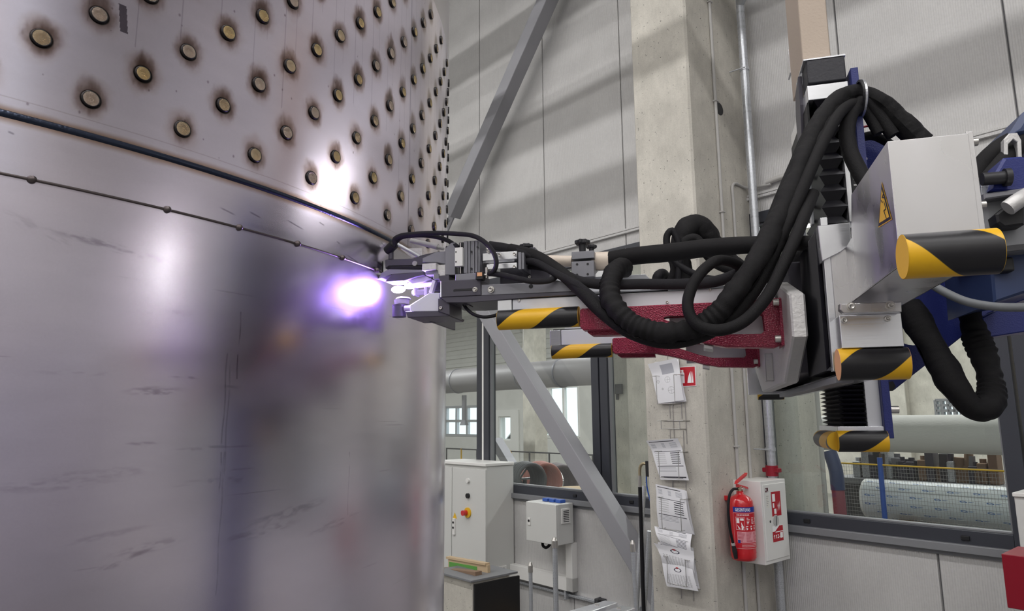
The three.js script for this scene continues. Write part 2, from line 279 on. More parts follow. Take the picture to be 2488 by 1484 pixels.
// overhead girders and linear lamps (above the frame): they band the wall with light and shade
function girder(label, w, y, h, d) { const g = thing('crane_girder', label, 'girder'); part(g, 'web', box(U0 + 0.05, U1 - 0.05, y - h / 2, y + h / 2, w - d / 2, w + d / 2, 0.004), M.brace); part(g, 'flange', [box(U0, U1, y - h / 2 - 0.012, y - h / 2, w - d, w + d, 0.002), box(U0, U1, y + h / 2, y + h / 2 + 0.012, w - d, w + d, 0.002)], M.brace); }
girder('overhead girder running along the wall, the middle one of three', 2.2, 4.39, 0.13, 0.05);
girder('overhead girder running along the wall, the lowest of three', 2.2, 3.93, 0.10, 0.05);
girder('overhead girder running along the wall, the highest of three', 2.2, 5.04, 0.16, 0.05);
function lamp(u0, u1, w, y, label) {
  const g = thing('linear_lamp', label, 'lamp', 'wall', 'linear lamps under the hall ceiling');
  part(g, 'housing', box(u0, u1, y + 0.02, y + 0.07, w - 0.09, w + 0.09, 0.004), M.cabinetWhite);
  part(g, 'diffuser', box(u0 + 0.02, u1 - 0.02, y + 0.004, y + 0.02, w - 0.075, w + 0.075, 0), new THREE.MeshStandardMaterial({ color: 0xffffff, emissive: LED_COLOR, emissiveIntensity: 6 }));
  part(g, 'hanger', [cyl(V(u0 + 0.3, y + 0.07, w), V(u0 + 0.3, CE, w), 0.006, 0.006, 6), cyl(V(u1 - 0.3, y + 0.07, w), V(u1 - 0.3, CE, w), 0.006, 0.006, 6)], M.wire);
  const l = new THREE.RectAreaLight(LED_COLOR, LED_LEVEL, u1 - u0 - 0.04, 0.15); l.position.set((u0 + u1) / 2, y, w); l.rotation.x = -Math.PI / 2; l.castShadow = true; g.add(l);
}
for (const [w, n] of [[4.6, 'nearest the window wall'], [8.2, 'in the middle'], [11.6, 'furthest from the window wall']])
  for (const [a, b, k] of [[-10, -4.6, 'left'], [-4.0, 1.4, 'middle'], [2.0, 6.6, 'right']]) lamp(a, b, w, 5.9, `long white linear lamp, ${k} one of the row ${n}`);

// two lamps on the window wall right of the frame, mirrored in the tank
function wallLamp(name, label, u, y, w, h, level) {
  const g = thing(name, label, 'lamp');
  part(g, 'housing', box(u - w / 2 - 0.02, u + w / 2 + 0.02, y - h / 2 - 0.02, y + h / 2 + 0.02, 0.03, 0.11, 0.006), M.darkGrey);
  part(g, 'lens', box(u - w / 2, u + w / 2, y - h / 2, y + h / 2, 0.11, 0.116, 0), new THREE.MeshStandardMaterial({ color: 0xffffff, emissive: LED_COLOR, emissiveIntensity: level }));
  part(g, 'bracket', box(u - 0.03, u + 0.03, y - 0.03, y + 0.03, 0, 0.03, 0.003), M.galv);
  const l = new THREE.RectAreaLight(LED_COLOR, level * 0.25, w, h); l.position.set(u, y, 0.118); l.rotation.y = Math.PI; l.castShadow = true; g.add(l);
}
wallLamp('flood_lamp', 'small bright flood lamp on the window wall far right', 4.42, 1.58, 0.09, 0.18, 110);
wallLamp('panel_lamp', 'wide flat lamp on the window wall just right of the frame', 0.12, 1.86, 1.0, 0.28, 4);

// ================================================================ THE TANK
const PH0 = 0.796473, DPH = -0.0807059, HR0 = 0.279382 * RT, DHR = 0.0402957 * RT, S1 = 0.246196 * RT, S2 = 0.19622 * RT;
const TB = -1.6, TT = 1.75, PA = -0.35, PB = 1.02;                    // bottom, top; front arc carrying the detailed sheet
const DENT = 0.0016;                                                   // gentle waviness of the rolled sheet
function shell(pa, pb, y0, y1, R = RT, n = 96, ny = 2) {
  const pos = [], nor = [], uv = [], idx = [];
  for (let j = 0; j <= ny; j++) for (let i = 0; i <= n; i++) { const a = pb + (pa - pb) * i / n, y = y0 + (y1 - y0) * j / ny, r = R - (ny > 2 ? DENT * fbm(a * 7 + 40, y * 3.5 + 40, 251, 0, 0, 2) * Math.min(1, 12 * Math.min(y - y0, y1 - y)) : 0); pos.push(r * Math.cos(a), y, r * Math.sin(a)); nor.push(Math.cos(a), 0, Math.sin(a)); uv.push(i / n, j / ny); }
  for (let j = 0; j < ny; j++) for (let i = 0; i < n; i++) { const a = j * (n + 1) + i, b = a + n + 1; idx.push(a, a + 1, b, b, a + 1, b + 1); }
  const g = new THREE.BufferGeometry(); g.setAttribute('position', new THREE.Float32BufferAttribute(pos, 3)); g.setAttribute('normal', new THREE.Float32BufferAttribute(nor, 3)); g.setAttribute('uv', new THREE.Float32BufferAttribute(uv, 2)); g.setIndex(idx); if (ny > 2) g.computeVertexNormals(); return g;
}
const onTank = (phi, y, o = 0) => V((RT + o) * Math.cos(phi), y, (RT + o) * Math.sin(phi));
const spots = [];
for (let k = 0; k <= 10; k++) for (let c = -1; c <= 13; c++) { const cc = c + (k % 2 ? 0.5 : 0), phi = PH0 + DPH * cc; if (phi > PB || phi < PA) continue; spots.push([phi, HR0 + DHR * k, k]); }
// sheet colour: rolled stainless with heat tint, scuffs and scribed lines; coordinates in metres along the arc and in height
const UY1 = 1.15, LY0 = -0.75;
function sheetMap(w, h, y0, y1, paint) {
  const buf = new Float32Array(w * h * 3), arc = (PB - PA) * RT;
  for (let y = 0; y < h; y++) for (let x = 0; x < w; x++) {
    const X = x / w * arc, Y = y0 + (y + 0.5) / h * (y1 - y0);
    const v = 0.985 + 0.06 * (fbm(X * 3.1, Y * 7, 201) - 0.5) + 0.03 * (fbm(X * 14, Y * 60, 211, 0, 0, 3) - 0.5) + 0.02 * (vnoise(X * 900, Y * 900, 221) - 0.5);
    const i = 3 * (y * w + x); const p = 0.02 * (fbm(X * 5, Y * 6, 231) - 0.5); buf[i] = 0.90 * v * (1 + p); buf[i + 1] = 0.868 * v; buf[i + 2] = 0.925 * v * (1 - p);  // lavender cast of the arc light is mixed into the steel colour
  }
  const api = {
    w, h, buf, arc,
    // multiply toward a colour inside a soft spot; shape(dx, dy in metres) -> 0..1
    stain(phi, yc, rx, ry, col, shape) {
      const xc = (PB - phi) * RT; const x0 = Math.max(0, Math.floor((xc - rx) / arc * w)), x1 = Math.min(w - 1, Math.ceil((xc + rx) / arc * w)), j0 = Math.max(0, Math.floor((yc - ry - y0) / (y1 - y0) * h)), j1 = Math.min(h - 1, Math.ceil((yc + ry - y0) / (y1 - y0) * h));
      for (let y = j0; y <= j1; y++) for (let x = x0; x <= x1; x++) { const dx = x / w * arc - xc, dy = y0 + (y + 0.5) / h * (y1 - y0) - yc, a = shape(dx, dy); if (a <= 0) continue; const i = 3 * (y * w + x); for (let k = 0; k < 3; k++) buf[i + k] *= 1 - a + a * col[k]; }
    },
  };
  paint(api);
  return tex(w, h, (x, y) => { const i = 3 * (y * w + x); return [buf[i], buf[i + 1], buf[i + 2]]; }, true);
}

function tankPix(px, py) {   // photograph point -> angle and height on the shell
  const r = sight(px, py), cx = -1.12297 * RT, cz = -1.21502 * RT, a = r.x * r.x + r.z * r.z, b = -2 * (r.x * cx + r.z * cz), c = cx * cx + cz * cz - RT * RT, t = (-b - Math.sqrt(Math.max(0, b * b - 4 * a * c))) / (2 * a);
  return [Math.atan2(r.z * t - cz, r.x * t - cx), r.y * t];
}
const upperMap = sheetMap(2048, 1024, S1, UY1, q => {
  for (const [phi, y, k] of spots) {                                  // heat tint: soot-brown flame mark above and below each weld spot
    const st = 0.6 + 0.4 * hash(Math.round(phi * 1000), k, 5) * Math.min(1, 0.3 + k * 0.2), up = 0.006 + 0.004 * Math.min(k, 4) + 0.014 * hash(Math.round(phi * 999), k, 6), wd = 0.021 + 0.004 * hash(k, Math.round(phi * 777), 8);
    q.stain(phi, y, 0.045, 0.06, [0.30, 0.20, 0.14], (dx, dy) => { const e = dy > 0 ? dy / (up + 0.016) : dy / 0.027, n = (fbm((dx + phi * 9) * 120, dy * 60, 300 + k) - 0.5) * 0.5, d = Math.sqrt((dx / wd) ** 2 * 0.9 + e * e) + n; return st * (1 - sm(0.25, 1.1, d)); });
    q.stain(phi, y + 0.002, 0.05, 0.05, [0.66, 0.52, 0.40], (dx, dy) => 0.42 * st * (1 - sm(0.012, 0.034 + 0.02 * (fbm((dx + phi * 7) * 50, dy * 50, 500 + k) - 0.5), Math.hypot(dx, dy * 0.8))));
    q.stain(phi, y, 0.02, 0.02, [0.03, 0.025, 0.03], (dx, dy) => 1 - sm(0.0125, 0.0145, Math.hypot(dx, dy)));
  }
  for (let c = -1; c <= 13; c += 0.5) {                               // scribed marking lines beside the columns of spots
    const phi = PH0 + DPH * c + 0.0087, y0 = S1 + 0.1 + 0.2 * hash(Math.round(c * 2), 3, 9);
    q.stain(phi, (y0 + UY1) / 2, 0.003, (UY1 - y0) / 2, [0.7, 0.68, 0.7], dx => 0.45 * (1 - sm(0.0003, 0.0012, Math.abs(dx))));
    q.stain(phi - 0.016, (y0 + 0.1 + UY1) / 2, 0.003, (UY1 - y0 - 0.1) / 2, [0.75, 0.73, 0.74], dx => 0.35 * (1 - sm(0.0003, 0.0012, Math.abs(dx))));
  }
  { const [p] = tankPix(1000, 100); q.stain(p, 0.8, 0.004, 0.4, [0.4, 0.4, 0.45], dx => 0.7 * (1 - sm(0.0004, 0.002, Math.abs(dx)))); }
  { const [p, y] = tankPix(299, 45); q.stain(p, y, 0.008, 0.024, [0.42, 0.4, 0.43], (dx, dy) => Math.abs(dx + dy * 0.12) < 0.0052 && Math.abs(dy) < 0.021 ? 0.85 : 0); }   // pencil block mark
  // straw and brown heat tint beside the finished weld
  q.stain((PA + PB) / 2, S1, 2, 0.03, [0.66, 0.52, 0.38], (dx, dy) => 0.75 * (1 - sm(0.003, 0.013 + 0.004 * fbm(dx * 30, 2, 77), dy)));
  q.stain((PA + PB) / 2, S1 + 0.022, 2, 0.004, [0.75, 0.7, 0.68], (dx, dy) => 0.4 * (1 - sm(0, 0.0012, Math.abs(dy - 0.002 * fbm(dx * 8, 1, 78)))));
  for (let i = 0; i < 220; i++) { const p = PA + rnd() * (PB - PA), y = S1 + rnd() * 0.75, r = 0.0006 + rnd() * 0.0011; q.stain(p, y, 0.006, 0.006, [0.55, 0.5, 0.52], (dx, dy) => 0.5 * (1 - sm(r * 0.5, r * 1.6, Math.hypot(dx, dy * 0.7)))); }
});
const scuff = (q, px, py, rx, ry, s, tilt, seedN) => { const [p, y] = tankPix(px, py); q.stain(p, y, rx * 1.2, ry * 1.6 + rx * Math.abs(tilt), [0.5, 0.46, 0.5], (dx, dy) => { const e = dy - dx * tilt, d = Math.hypot(dx / rx, e / ry); return 0.42 * s * (1 - sm(0.3, 1, d)) * sm(0.35, 0.75, fbm(dx * 70, e * 260, seedN)); }); };
const lowerMap = sheetMap(2048, 1024, LY0, S2, q => {
  q.stain((PA + PB) / 2, S2, 2, 0.012, [0.6, 0.56, 0.56], (dx, dy) => 0.4 * (1 - sm(0.001, 0.006, -dy)));
  const sc = [[290, 605, 0.11, 0.008, 0.9, -0.12], [380, 950, 0.055, 0.009, 0.9, 0.03], [465, 917, 0.04, 0.003, 0.7, 0], [190, 905, 0.06, 0.006, 0.35, 0.02], [345, 1077, 0.03, 0.006, 0.6, 0], [500, 1088, 0.06, 0.004, 0.6, 0.02], [300, 1362, 0.05, 0.007, 0.7, 0.25], [260, 1300, 0.07, 0.006, 0.4, 0.1], [700, 1245, 0.12, 0.012, 0.55, 0.12], [640, 1290, 0.1, 0.012, 0.5, 0.06], [360, 1330, 0.07, 0.01, 0.5, 0.1], [120, 1180, 0.1, 0.01, 0.4, 0], [820, 1270, 0.12, 0.01, 0.4, 0.1], [560, 940, 0.05, 0.004, 0.5, 0], [430, 760, 0.08, 0.007, 0.4, 0.1], [250, 1150, 0.1, 0.01, 0.35, 0.03], [520, 1170, 0.09, 0.008, 0.4, 0], [100, 560, 0.06, 0.012, 0.3, -0.4]];
  sc.forEach((a, i) => scuff(q, ...a, 400 + i));
  for (const [px, a, b, s] of [[553, 850, 1200, 0.4], [562, 850, 1150, 0.3], [585, 760, 920, 0.6], [545, 1100, 1440, 0.25], [1038, 1070, 1120, 0.5], [850, 1100, 1250, 0.3]]) {  // vertical pencil and tool lines
    const [p, y1] = tankPix(px, a), [, y0] = tankPix(px, b); q.stain(p, (y0 + y1) / 2, 0.004, (y1 - y0) / 2, [0.6, 0.58, 0.61], (dx, dy) => s * (1 - sm(0.0004, 0.0016, Math.abs(dx - 0.001 * Math.sin(dy * 60)))) * sm(0.25, 0.5, fbm(dy * 50, px, 9)));
  }
  for (let i = 0; i < 60; i++) { const p = PA + rnd() * (PB - PA), y = LY0 + rnd() * 1.0, l = 0.01 + rnd() * 0.07, t = 0.0006 + rnd() * 0.0012, s = 0.08 + rnd() * 0.15; q.stain(p, y, l, 0.004, [0.6, 0.56, 0.6], (dx, dy) => s * (1 - sm(0.4, 1, Math.abs(dx) / l)) * (1 - sm(t * 0.4, t, Math.abs(dy)))); }
});
const bandMap = sheetMap(2048, 128, S2, S1, q => {
  q.stain((PA + PB) / 2, S1, 2, 0.03, [0.68, 0.54, 0.40], (dx, dy) => 0.75 * (1 - sm(0.003, 0.014 + 0.004 * fbm(dx * 25, 5, 79), -dy)));
  for (let i = 0; i < 24; i++) { const p = PA + rnd() * (PB - PA), y = S2 + rnd() * 0.07, l = 0.004 + rnd() * 0.03; q.stain(p, y, l, 0.004, [0.5, 0.48, 0.52], (dx, dy) => 0.45 * (1 - sm(0.4, 1, Math.abs(dx) / l)) * (1 - sm(0.0005, 0.002, Math.abs(dy + dx * 0.2)))); }
});
const sheetRough = gray(1024, 512, (x, y) => 0.5 + 0.12 * (fbm(x / 128, y / 64, 241, 8, 8, 4) - 0.5), 1, 1);
const coat = { physical: true, clearcoat: 0.5, clearcoatRoughness: 0.13 };   // smooth rolled skin over the grain
const steelO = { roughnessMap: sheetRough };
M.sheetUp = mat(0.98, 0.98, 0.98, 0.44, 1, { map: upperMap, ...steelO, ...coat });
M.sheetLow = mat(0.98, 0.98, 0.98, 0.48, 1, { map: lowerMap, ...steelO, ...coat });
M.sheetBand = mat(0.98, 0.98, 0.98, 0.42, 1, { map: bandMap, roughnessMap: sheetRough, ...coat });
M.sheetPlain = mat(0.66, 0.64, 0.66, 0.28, 1);
M.weldBead = mat(0.035, 0.045, 0.075, 0.3, 0.7, { bumpMap: nFine, bumpScale: 0.0004 });
M.weldRing = mat(0.02, 0.018, 0.02, 0.35, 0.4);
M.weldCore = mat(0.70, 0.58, 0.38, 0.22, 1, { bumpMap: nFine, bumpScale: 0.0006 });
M.tack = mat(0.12, 0.1, 0.1, 0.4, 0.8);
{
  const g = thing('steel_tank', 'huge upright stainless steel tank with rows of round weld spots', 'tank', 'tank');
  part(g, 'upper_shell', shell(PA, PB, S1, UY1, RT, 220, 110), M.sheetUp);
  part(g, 'joint_band', shell(PA, PB, S2, S1, RT, 140, 2), M.sheetBand);
  part(g, 'lower_shell', shell(PA, PB, LY0, S2, RT, 220, 150), M.sheetLow);
  part(g, 'rear_shell', [shell(PB, PA + Math.PI * 2, LY0, UY1, RT, 160, 2), shell(0, Math.PI * 2, UY1, TT, RT, 200, 1), shell(0, Math.PI * 2, TB, LY0, RT, 200, 1)], M.sheetPlain);
  const lid = new THREE.CircleGeometry(RT, 120); lid.rotateX(-Math.PI / 2); lid.translate(0, TT, 0); const bot = new THREE.CircleGeometry(RT, 120); bot.rotateX(Math.PI / 2); bot.translate(0, TB, 0);
  part(g, 'tank_end', [lid, bot], M.sheetPlain);
  const arcPts = (y, o, n = 60, a = PA, b = PB) => Array.from({ length: n + 1 }, (_, i) => onTank(b + (a - b) * i / n, y, o));
  part(g, 'weld_seam', (() => { const t = hose(arcPts(S1, -0.0028), 0.0058, 220, 12); return t; })(), M.weldBead, 'blue-black horizontal weld seam');
  part(g, 'sheet_joint', hose(arcPts(S2, -0.0012), 0.0026, 220, 8), M.tack, 'thin dark joint line between two sheets');
  for (const [px, py] of [[76, 437], [405, 510], [580, 552], [722, 590], [831, 624], [915, 659]]) { const [p] = tankPix(px, py), s = new THREE.SphereGeometry(0.0062, 14, 10); s.scale(1.1, 0.9, 0.8); const o = onTank(p, S2, 0.0005); s.translate(o.x, o.y, o.z); part(g, 'tack_weld', s, M.tack); }
  for (const b of [-1, 1, 3]) part(g, 'foot', cyl(onTank(b, FL, -0.3), onTank(b, TB, -0.3), 0.06, 0.06, 16), M.stainless);
  // weld spots: black rim with a dished golden core
  const ringG = new THREE.LatheGeometry([[0.0096, 0.0016], [0.0102, 0.0030], [0.0112, 0.0031], [0.0120, 0.0014], [0.0124, -0.002]].map(p => new THREE.Vector2(p[0], p[1])).reverse(), 26); ringG.rotateX(Math.PI / 2);
  const coreG = new THREE.LatheGeometry([[0, 0.0008], [0.0016, 0.0004], [0.0030, 0.0009], [0.0040, 0.0006], [0.0066, 0.0012], [0.0086, 0.0022], [0.0101, 0.0030]].map(p => new THREE.Vector2(p[0], p[1])).reverse(), 24); coreG.rotateX(Math.PI / 2);
  const cores = [0, 1, 2].map(i => { const m = M.weldCore.clone(); m.color.setRGB(0.64 - 0.03 * i, 0.51 - 0.01 * i, 0.30 + 0.06 * i); return m; });
  for (const [phi, y, k] of spots) {
    const r = part(g, 'weld_spot', ringG, M.weldRing), o = onTank(phi, y, 0.0003); r.position.copy(o); r.rotation.y = Math.PI / 2 - phi; r.rotation.z = 0; const sc = 0.95 + 0.12 * hash(Math.round(phi * 500), k, 19); r.scale.set(sc, sc, 1);
    const c = part(r, 'dished_core', coreG, cores[Math.floor(3 * hash(k, Math.round(phi * 500), 17))]); c.rotation.z = 6.28 * hash(k, Math.round(phi * 300), 23);
  }
}

// ================================================================ THE WELDING MANIPULATOR (arm frame)
// hazard-striped foam bumper: stripes run diagonally round the profile
const stripeTex = canvasTex(256, 256, (g, w, h) => {
  g.fillStyle = '#17161a'; g.fillRect(0, 0, w, h); g.fillStyle = '#e9b418';
  for (let k = -2; k < 3; k++) { g.beginPath(); g.moveTo(k * w, 0); g.lineTo(k * w + w / 2, 0); g.lineTo(k * w + w / 2 + w, h); g.lineTo(k * w + w, h); g.closePath(); g.fill(); }
});
const bumperMats = {};
function bumperMat(off) {
  if (!bumperMats[off]) { const t = stripeTex.clone(); t.wrapS = t.wrapT = THREE.RepeatWrapping; t.offset.set(off, 0); t.needsUpdate = true; bumperMats[off] = new THREE.MeshStandardMaterial({ map: t, roughness: 0.38 }); }
  return bumperMats[off];
}
function bumper(parent, a, b, r, off, capMat = M.yellow, flip = false, name = 'bumper') {   // foam rod from a to b, uv: x along in 0.11 m periods, y once round
  const L = a.distanceTo(b), g = new THREE.CylinderGeometry(r, r, L, 36, 1, true), uv = g.attributes.uv;
  for (let i = 0; i < uv.count; i++) { const u = uv.getX(i), v = uv.getY(i); uv.setXY(i, v * L / 0.157, flip ? 1 - u : u); }
  const m = part(parent, name, orient(g, a, b), bumperMat(off), 'yellow and black striped foam bumper');
  const d = b.clone().sub(a).normalize();
  part(m, 'end_face', cyl(a.clone().addScaledVector(d, -0.0005), a.clone().addScaledVector(d, 0.002), r * 0.985, r * 0.985, 30), capMat);
  part(m, 'end_face', cyl(b.clone().addScaledVector(d, -0.002), b.clone().addScaledVector(d, 0.0005), r * 0.985, r * 0.985, 30), capMat);
  return m;
}
// accordion cover: rectangular folds along one axis
function accordion(axis, t0, t1, lo, hi, folds, depth) {   // lo/hi: corners in the two other axes (order: next, next-next)
  const pos = [], idx = [], ax = axis, b = (axis + 1) % 3, c = (axis + 2) % 3;
  for (let i = 0; i <= folds * 2; i++) {
    const t = t0 + (t1 - t0) * i / (folds * 2), d = i % 2 ? depth : 0, q = [[lo[0] + d, lo[1] + d], [hi[0] - d, lo[1] + d], [hi[0] - d, hi[1] - d], [lo[0] + d, hi[1] - d]];
    for (const [p, r] of q) { const v = [0, 0, 0]; v[ax] = t; v[b] = p; v[c] = r; pos.push(...v); }
  }
  for (let i = 0; i < folds * 2; i++) for (let k = 0; k < 4; k++) { const A0 = i * 4 + k, B0 = i * 4 + (k + 1) % 4, C0 = A0 + 4, D0 = B0 + 4; idx.push(A0, B0, D0, A0, D0, C0); }
  let g = new THREE.BufferGeometry(); g.setAttribute('position', new THREE.Float32BufferAttribute(pos, 3)); g.setIndex(idx); g = g.toNonIndexed(); g.computeVertexNormals(); g.setAttribute('uv', new THREE.Float32BufferAttribute(new Float32Array(g.attributes.position.count * 2), 2)); return g;
}

// ---- slide arm with the two red brackets and the mounting plate
const FARZ = -0.49;                                                    // the far side of the arm repeats the near side
const RB = [[1409, 753], [1415, 749], [1735, 734], [1893, 723], [1902, 726], [1909, 833], [1883, 844], [1764, 843], [1711, 834], [1660, 821], [1600, 808], [1547, 799], [1417, 802], [1409, 794]];
const RH = [[1609, 770], [1617, 766], [1842, 754], [1857, 762], [1862, 803], [1851, 813], [1742, 815], [1690, 803], [1612, 778]];
{
  const g = thing('slide_arm', 'long silver slide arm on two dark red hammered brackets pointing at the tank', 'slide arm', 'arm');
  const rail = (dz, n) => {
    const r = part(g, 'rail', [box(0.302, 0.785, 0.186, 0.2315, -0.005 + dz, 0.045 + dz, 0.0015), box(0.31, 0.785, 0.2335, 0.238, -0.004 + dz, 0.036 + dz, 0.0005)], M.aluMatt);
    part(r, 'rail_end', box(0.272, 0.301, 0.190, 0.2315, -0.005 + dz, 0.0465 + dz, 0.001), M.alu);
    part(r, 'slot', box(0.28, 0.60, 0.2315, 0.2345, 0.0 + dz, 0.04 + dz, 0), M.black);
    if (n) for (const [x, y] of [[1261, 730], [1621, 734], [1725, 704], [1836, 707]]) screw(r, 'rail_screw', A(x, y, 0.0455), V(0, 0, 1), 0.0026, M.screw);
    else part(r, 'lower_strip', box(0.275, 0.47, 0.170, 0.186, -0.01 + dz, 0.04 + dz, 0.001), M.darkGrey);
  };
  rail(0, true); rail(FARZ, false);
  part(g, 'cross_beam', box(0.52, 0.56, 0.195, 0.228, FARZ + 0.04, 0.0, 0.002), M.aluMatt); part(g, 'cross_beam', box(0.70, 0.785, 0.195, 0.228, FARZ + 0.04, 0.0, 0.002), M.aluMatt);
  const br = dz => {
    const b = part(g, 'bracket', ap(RB, 0.046, 0.072, 0.0018, [RH]), M.red, 'dark red hammered-paint bracket');
    const f = part(b, 'bracket_foot', [ap([[1893, 722], [1904, 724], [1911, 836], [1900, 842]], 0.046, 0.088, 0.002)], M.red);
    part(b, 'inner_web', ap([[1425, 802], [1550, 800], [1552, 812], [1438, 815], [1428, 808]], 0.02, 0.05, 0.001), M.red);
    for (const [x, y] of [[1884, 735], [1889, 823]]) { const p = A(x, y, 0.078); part(b, 'bracket_bolt', cyl(V(p.x - 0.004, p.y, p.z), V(p.x + 0.0055, p.y, p.z), 0.0062, 0.0062, 18), M.screw); }
    part(b, 'clamp_stub', ap([[1710, 836], [1733, 841], [1733, 850], [1710, 846]], 0.02, 0.068, 0.001), M.castAlu);
    b.position.z = dz; return b;
  };
  br(0); br(FARZ);
  part(g, 'side_cover', box(0.60, 0.772, 0.135, 0.188, 0.028, 0.036, 0.001), M.aluMatt);
  part(g, 'side_cover', box(0.62, 0.772, 0.135, 0.188, FARZ + 0.028, FARZ + 0.036, 0.001), M.aluMatt);
  bumper(g, V(0.277, 0.1905, 0.052), V(0.4345, 0.1905, 0.052), 0.0195, 0.87);
  bumper(g, V(0.277, 0.1745, FARZ + 0.04), V(0.4345, 0.1745, FARZ + 0.04), 0.0185, 0.87);
  // octagonal mounting plate, long across the arm
  const oz = [[0.19, 0.19], [0.19, 0.122], [0.045, 0.058], [-0.40, 0.058], [-0.56, 0.12], [-0.56, 0.18], [-0.42, 0.240], [0.02, 0.240]].map(p => V(p[0], p[1]));
  part(g, 'mounting_plate', plateX(oz, 0.790, 0.813, 0.003), M.castAlu, 'pale octagonal cast plate');
  part(g, 'plate_rib', [box(0.775, 0.791, 0.07, 0.125, -0.14, -0.12, 0.002)], M.castAlu);
}

// ---- cross slide along z with accordion covers
{
  const g = thing('cross_slide', 'black bellows-covered cross slide behind the octagonal plate', 'slide', 'arm');
  part(g, 'bellows', accordion(2, 0.03, 0.205, [0.832, 0.068], [0.90, 0.285], 24, 0.006), M.bellow, 'finely folded black bellows');
  part(g, 'bellows', accordion(2, -0.63, -0.40, [0.832, 0.068], [0.90, 0.285], 24, 0.006), M.bellow);
  part(g, 'carriage', box(0.812, 0.90, 0.075, 0.275, -0.40, 0.03, 0.003), M.anodDark);
  part(g, 'guide_body', box(0.86, 0.905, 0.055, 0.068, -0.64, 0.27, 0.001), M.alu);
  part(g, 'toothed_strip', box(0.838, 0.862, 0.048, 0.058, -0.5, 0.235, 0.001), M.anodGrey);
  part(g, 'end_plate', [box(0.838, 0.848, 0.066, 0.30, 0.206, 0.222, 0.001)], M.alu, 'bright aluminium end plate edge');
  part(g, 'end_plate_face', box(0.848, 0.92, 0.066, 0.262, 0.200, 0.221, 0.001), M.stainless);
  part(g, 'top_block', plate([[1987, 548], [2066, 540], [2068, 592], [2043, 612], [1998, 634], [1993, 600]].map(([x, y]) => A(x, y, 0.228)), 0.19, 0.228, 0.001), M.alu);
  part(g, 'guard_block', box(0.843, 0.922, 0.0945, 0.1415, 0.20, 0.272, 0.0012), M.alu, 'plain aluminium block over the bumper');
  for (const [x, y] of [[2051, 778], [2156, 774]]) screw(g, 'block_screw', A(x, y, 0.2725), V(0, 0, 1), 0.0042, M.screw);
  bumper(g, V(0.838, 0.0725, 0.262), V(0.926, 0.0725, 0.262), 0.0225, 0.50, M.foamCap);
  part(g, 'far_end_plate', box(0.775, 0.90, 0.06, 0.29, -0.655, -0.63, 0.001), M.alu);
  bumper(g, V(0.80, 0.063, -0.655), V(0.865, 0.063, -0.655), 0.017, 0.4);
}

// ---- vertical slide
{
  const g = thing('vertical_slide', 'upright slide with black folded bellows, silver rails and a motor on top', 'slide', 'arm');
  part(g, 'bellows', accordion(1, 0.375, 0.640, [-0.30, 0.899], [-0.10, 0.947], 8, 0.011), M.bellow, 'wide folded black bellows above the arm');
  part(g, 'bellows', accordion(1, -0.020, 0.150, [-0.30, 0.899], [-0.10, 0.947], 20, 0.010), M.bellow, 'tightly folded black bellows below the arm');
  part(g, 'slide_body', box(0.947, 0.972, -0.03, 0.64, -0.29, -0.105, 0.001), M.aluMatt);
  part(g, 'back_plate', [box(0.972, 0.986, -0.04, 0.69, -0.31, -0.09, 0.001)], M.blue, 'blue plate carrying the slide');
  part(g, 'side_rail', box(0.946, 0.955, 0.375, 0.62, -0.105, -0.095, 0.0005), M.alu);
  const sc = part(g, 'scale', box(0.957, 0.972, 0.36, 0.52, -0.104, -0.098, 0), M.black);
  part(sc, 'scale_marks', Array.from({ length: 12 }, (_, i) => box(0.960, 0.966, 0.372 + i * 0.0125, 0.3745 + i * 0.0125, -0.0985, -0.0975, 0)), M.cabinetWhite);
  part(g, 'top_block', box(0.891, 0.968, 0.636, 0.668, -0.36, -0.10, 0.0015), M.alu);
  part(g, 'side_cover', plateX([V(-0.11, 0.636), V(-0.36, 0.636), V(-0.36, 0.575), V(-0.12, 0.57)], 0.890, 0.894, 0.0005), M.black);
  part(g, 'guide_rail', [box(0.893, 0.899, 0.40, 0.636, -0.33, -0.31, 0.001), box(0.893, 0.899, 0.40, 0.63, -0.21, -0.19, 0.001)], M.galv);
  part(g, 'motor', box(0.893, 0.966, 0.672, 0.7235, -0.16, -0.10, 0.0025), M.motor, 'black square motor block');
  part(g, 'motor_bracket', plateX([V(-0.16, 0.655), V(-0.16, 0.72), V(-0.21, 0.705), V(-0.23, 0.66), V(-0.23, 0.56), V(-0.18, 0.57)], 0.885, 0.893, 0.001), M.anodDark);
  part(g, 'motor_flange', box(0.888, 0.968, 0.7235, 0.727, -0.21, -0.10, 0.0005), M.alu);
  const col = part(g, 'drive_housing', box(0.893, 0.949, 0.727, 1.35, -0.30, -0.14, 0.002), M.beige, 'tall beige drive housing');
  part(col, 'housing_tab', plateX([V(-0.30, 0.80), V(-0.30, 0.86), V(-0.335, 0.83), V(-0.335, 0.80)], 0.891, 0.895, 0.0005), M.alu);
  part(g, 'bottom_block', box(0.893, 0.972, -0.042, -0.018, -0.30, -0.095, 0.001), M.alu);
  bumper(g, V(0.889, -0.045, -0.085), V(0.972, -0.045, -0.085), 0.0195, 0.56);
  bumper(g, V(0.889, -0.045, -0.09), V(0.889, -0.045, -0.25), 0.0175, 0.2);
  part(g, 'stop_bolt', cyl(V(0.985, 0.012, -0.1), V(1.0, 0.012, -0.1), 0.007, 0.007, 12), M.screw);
}

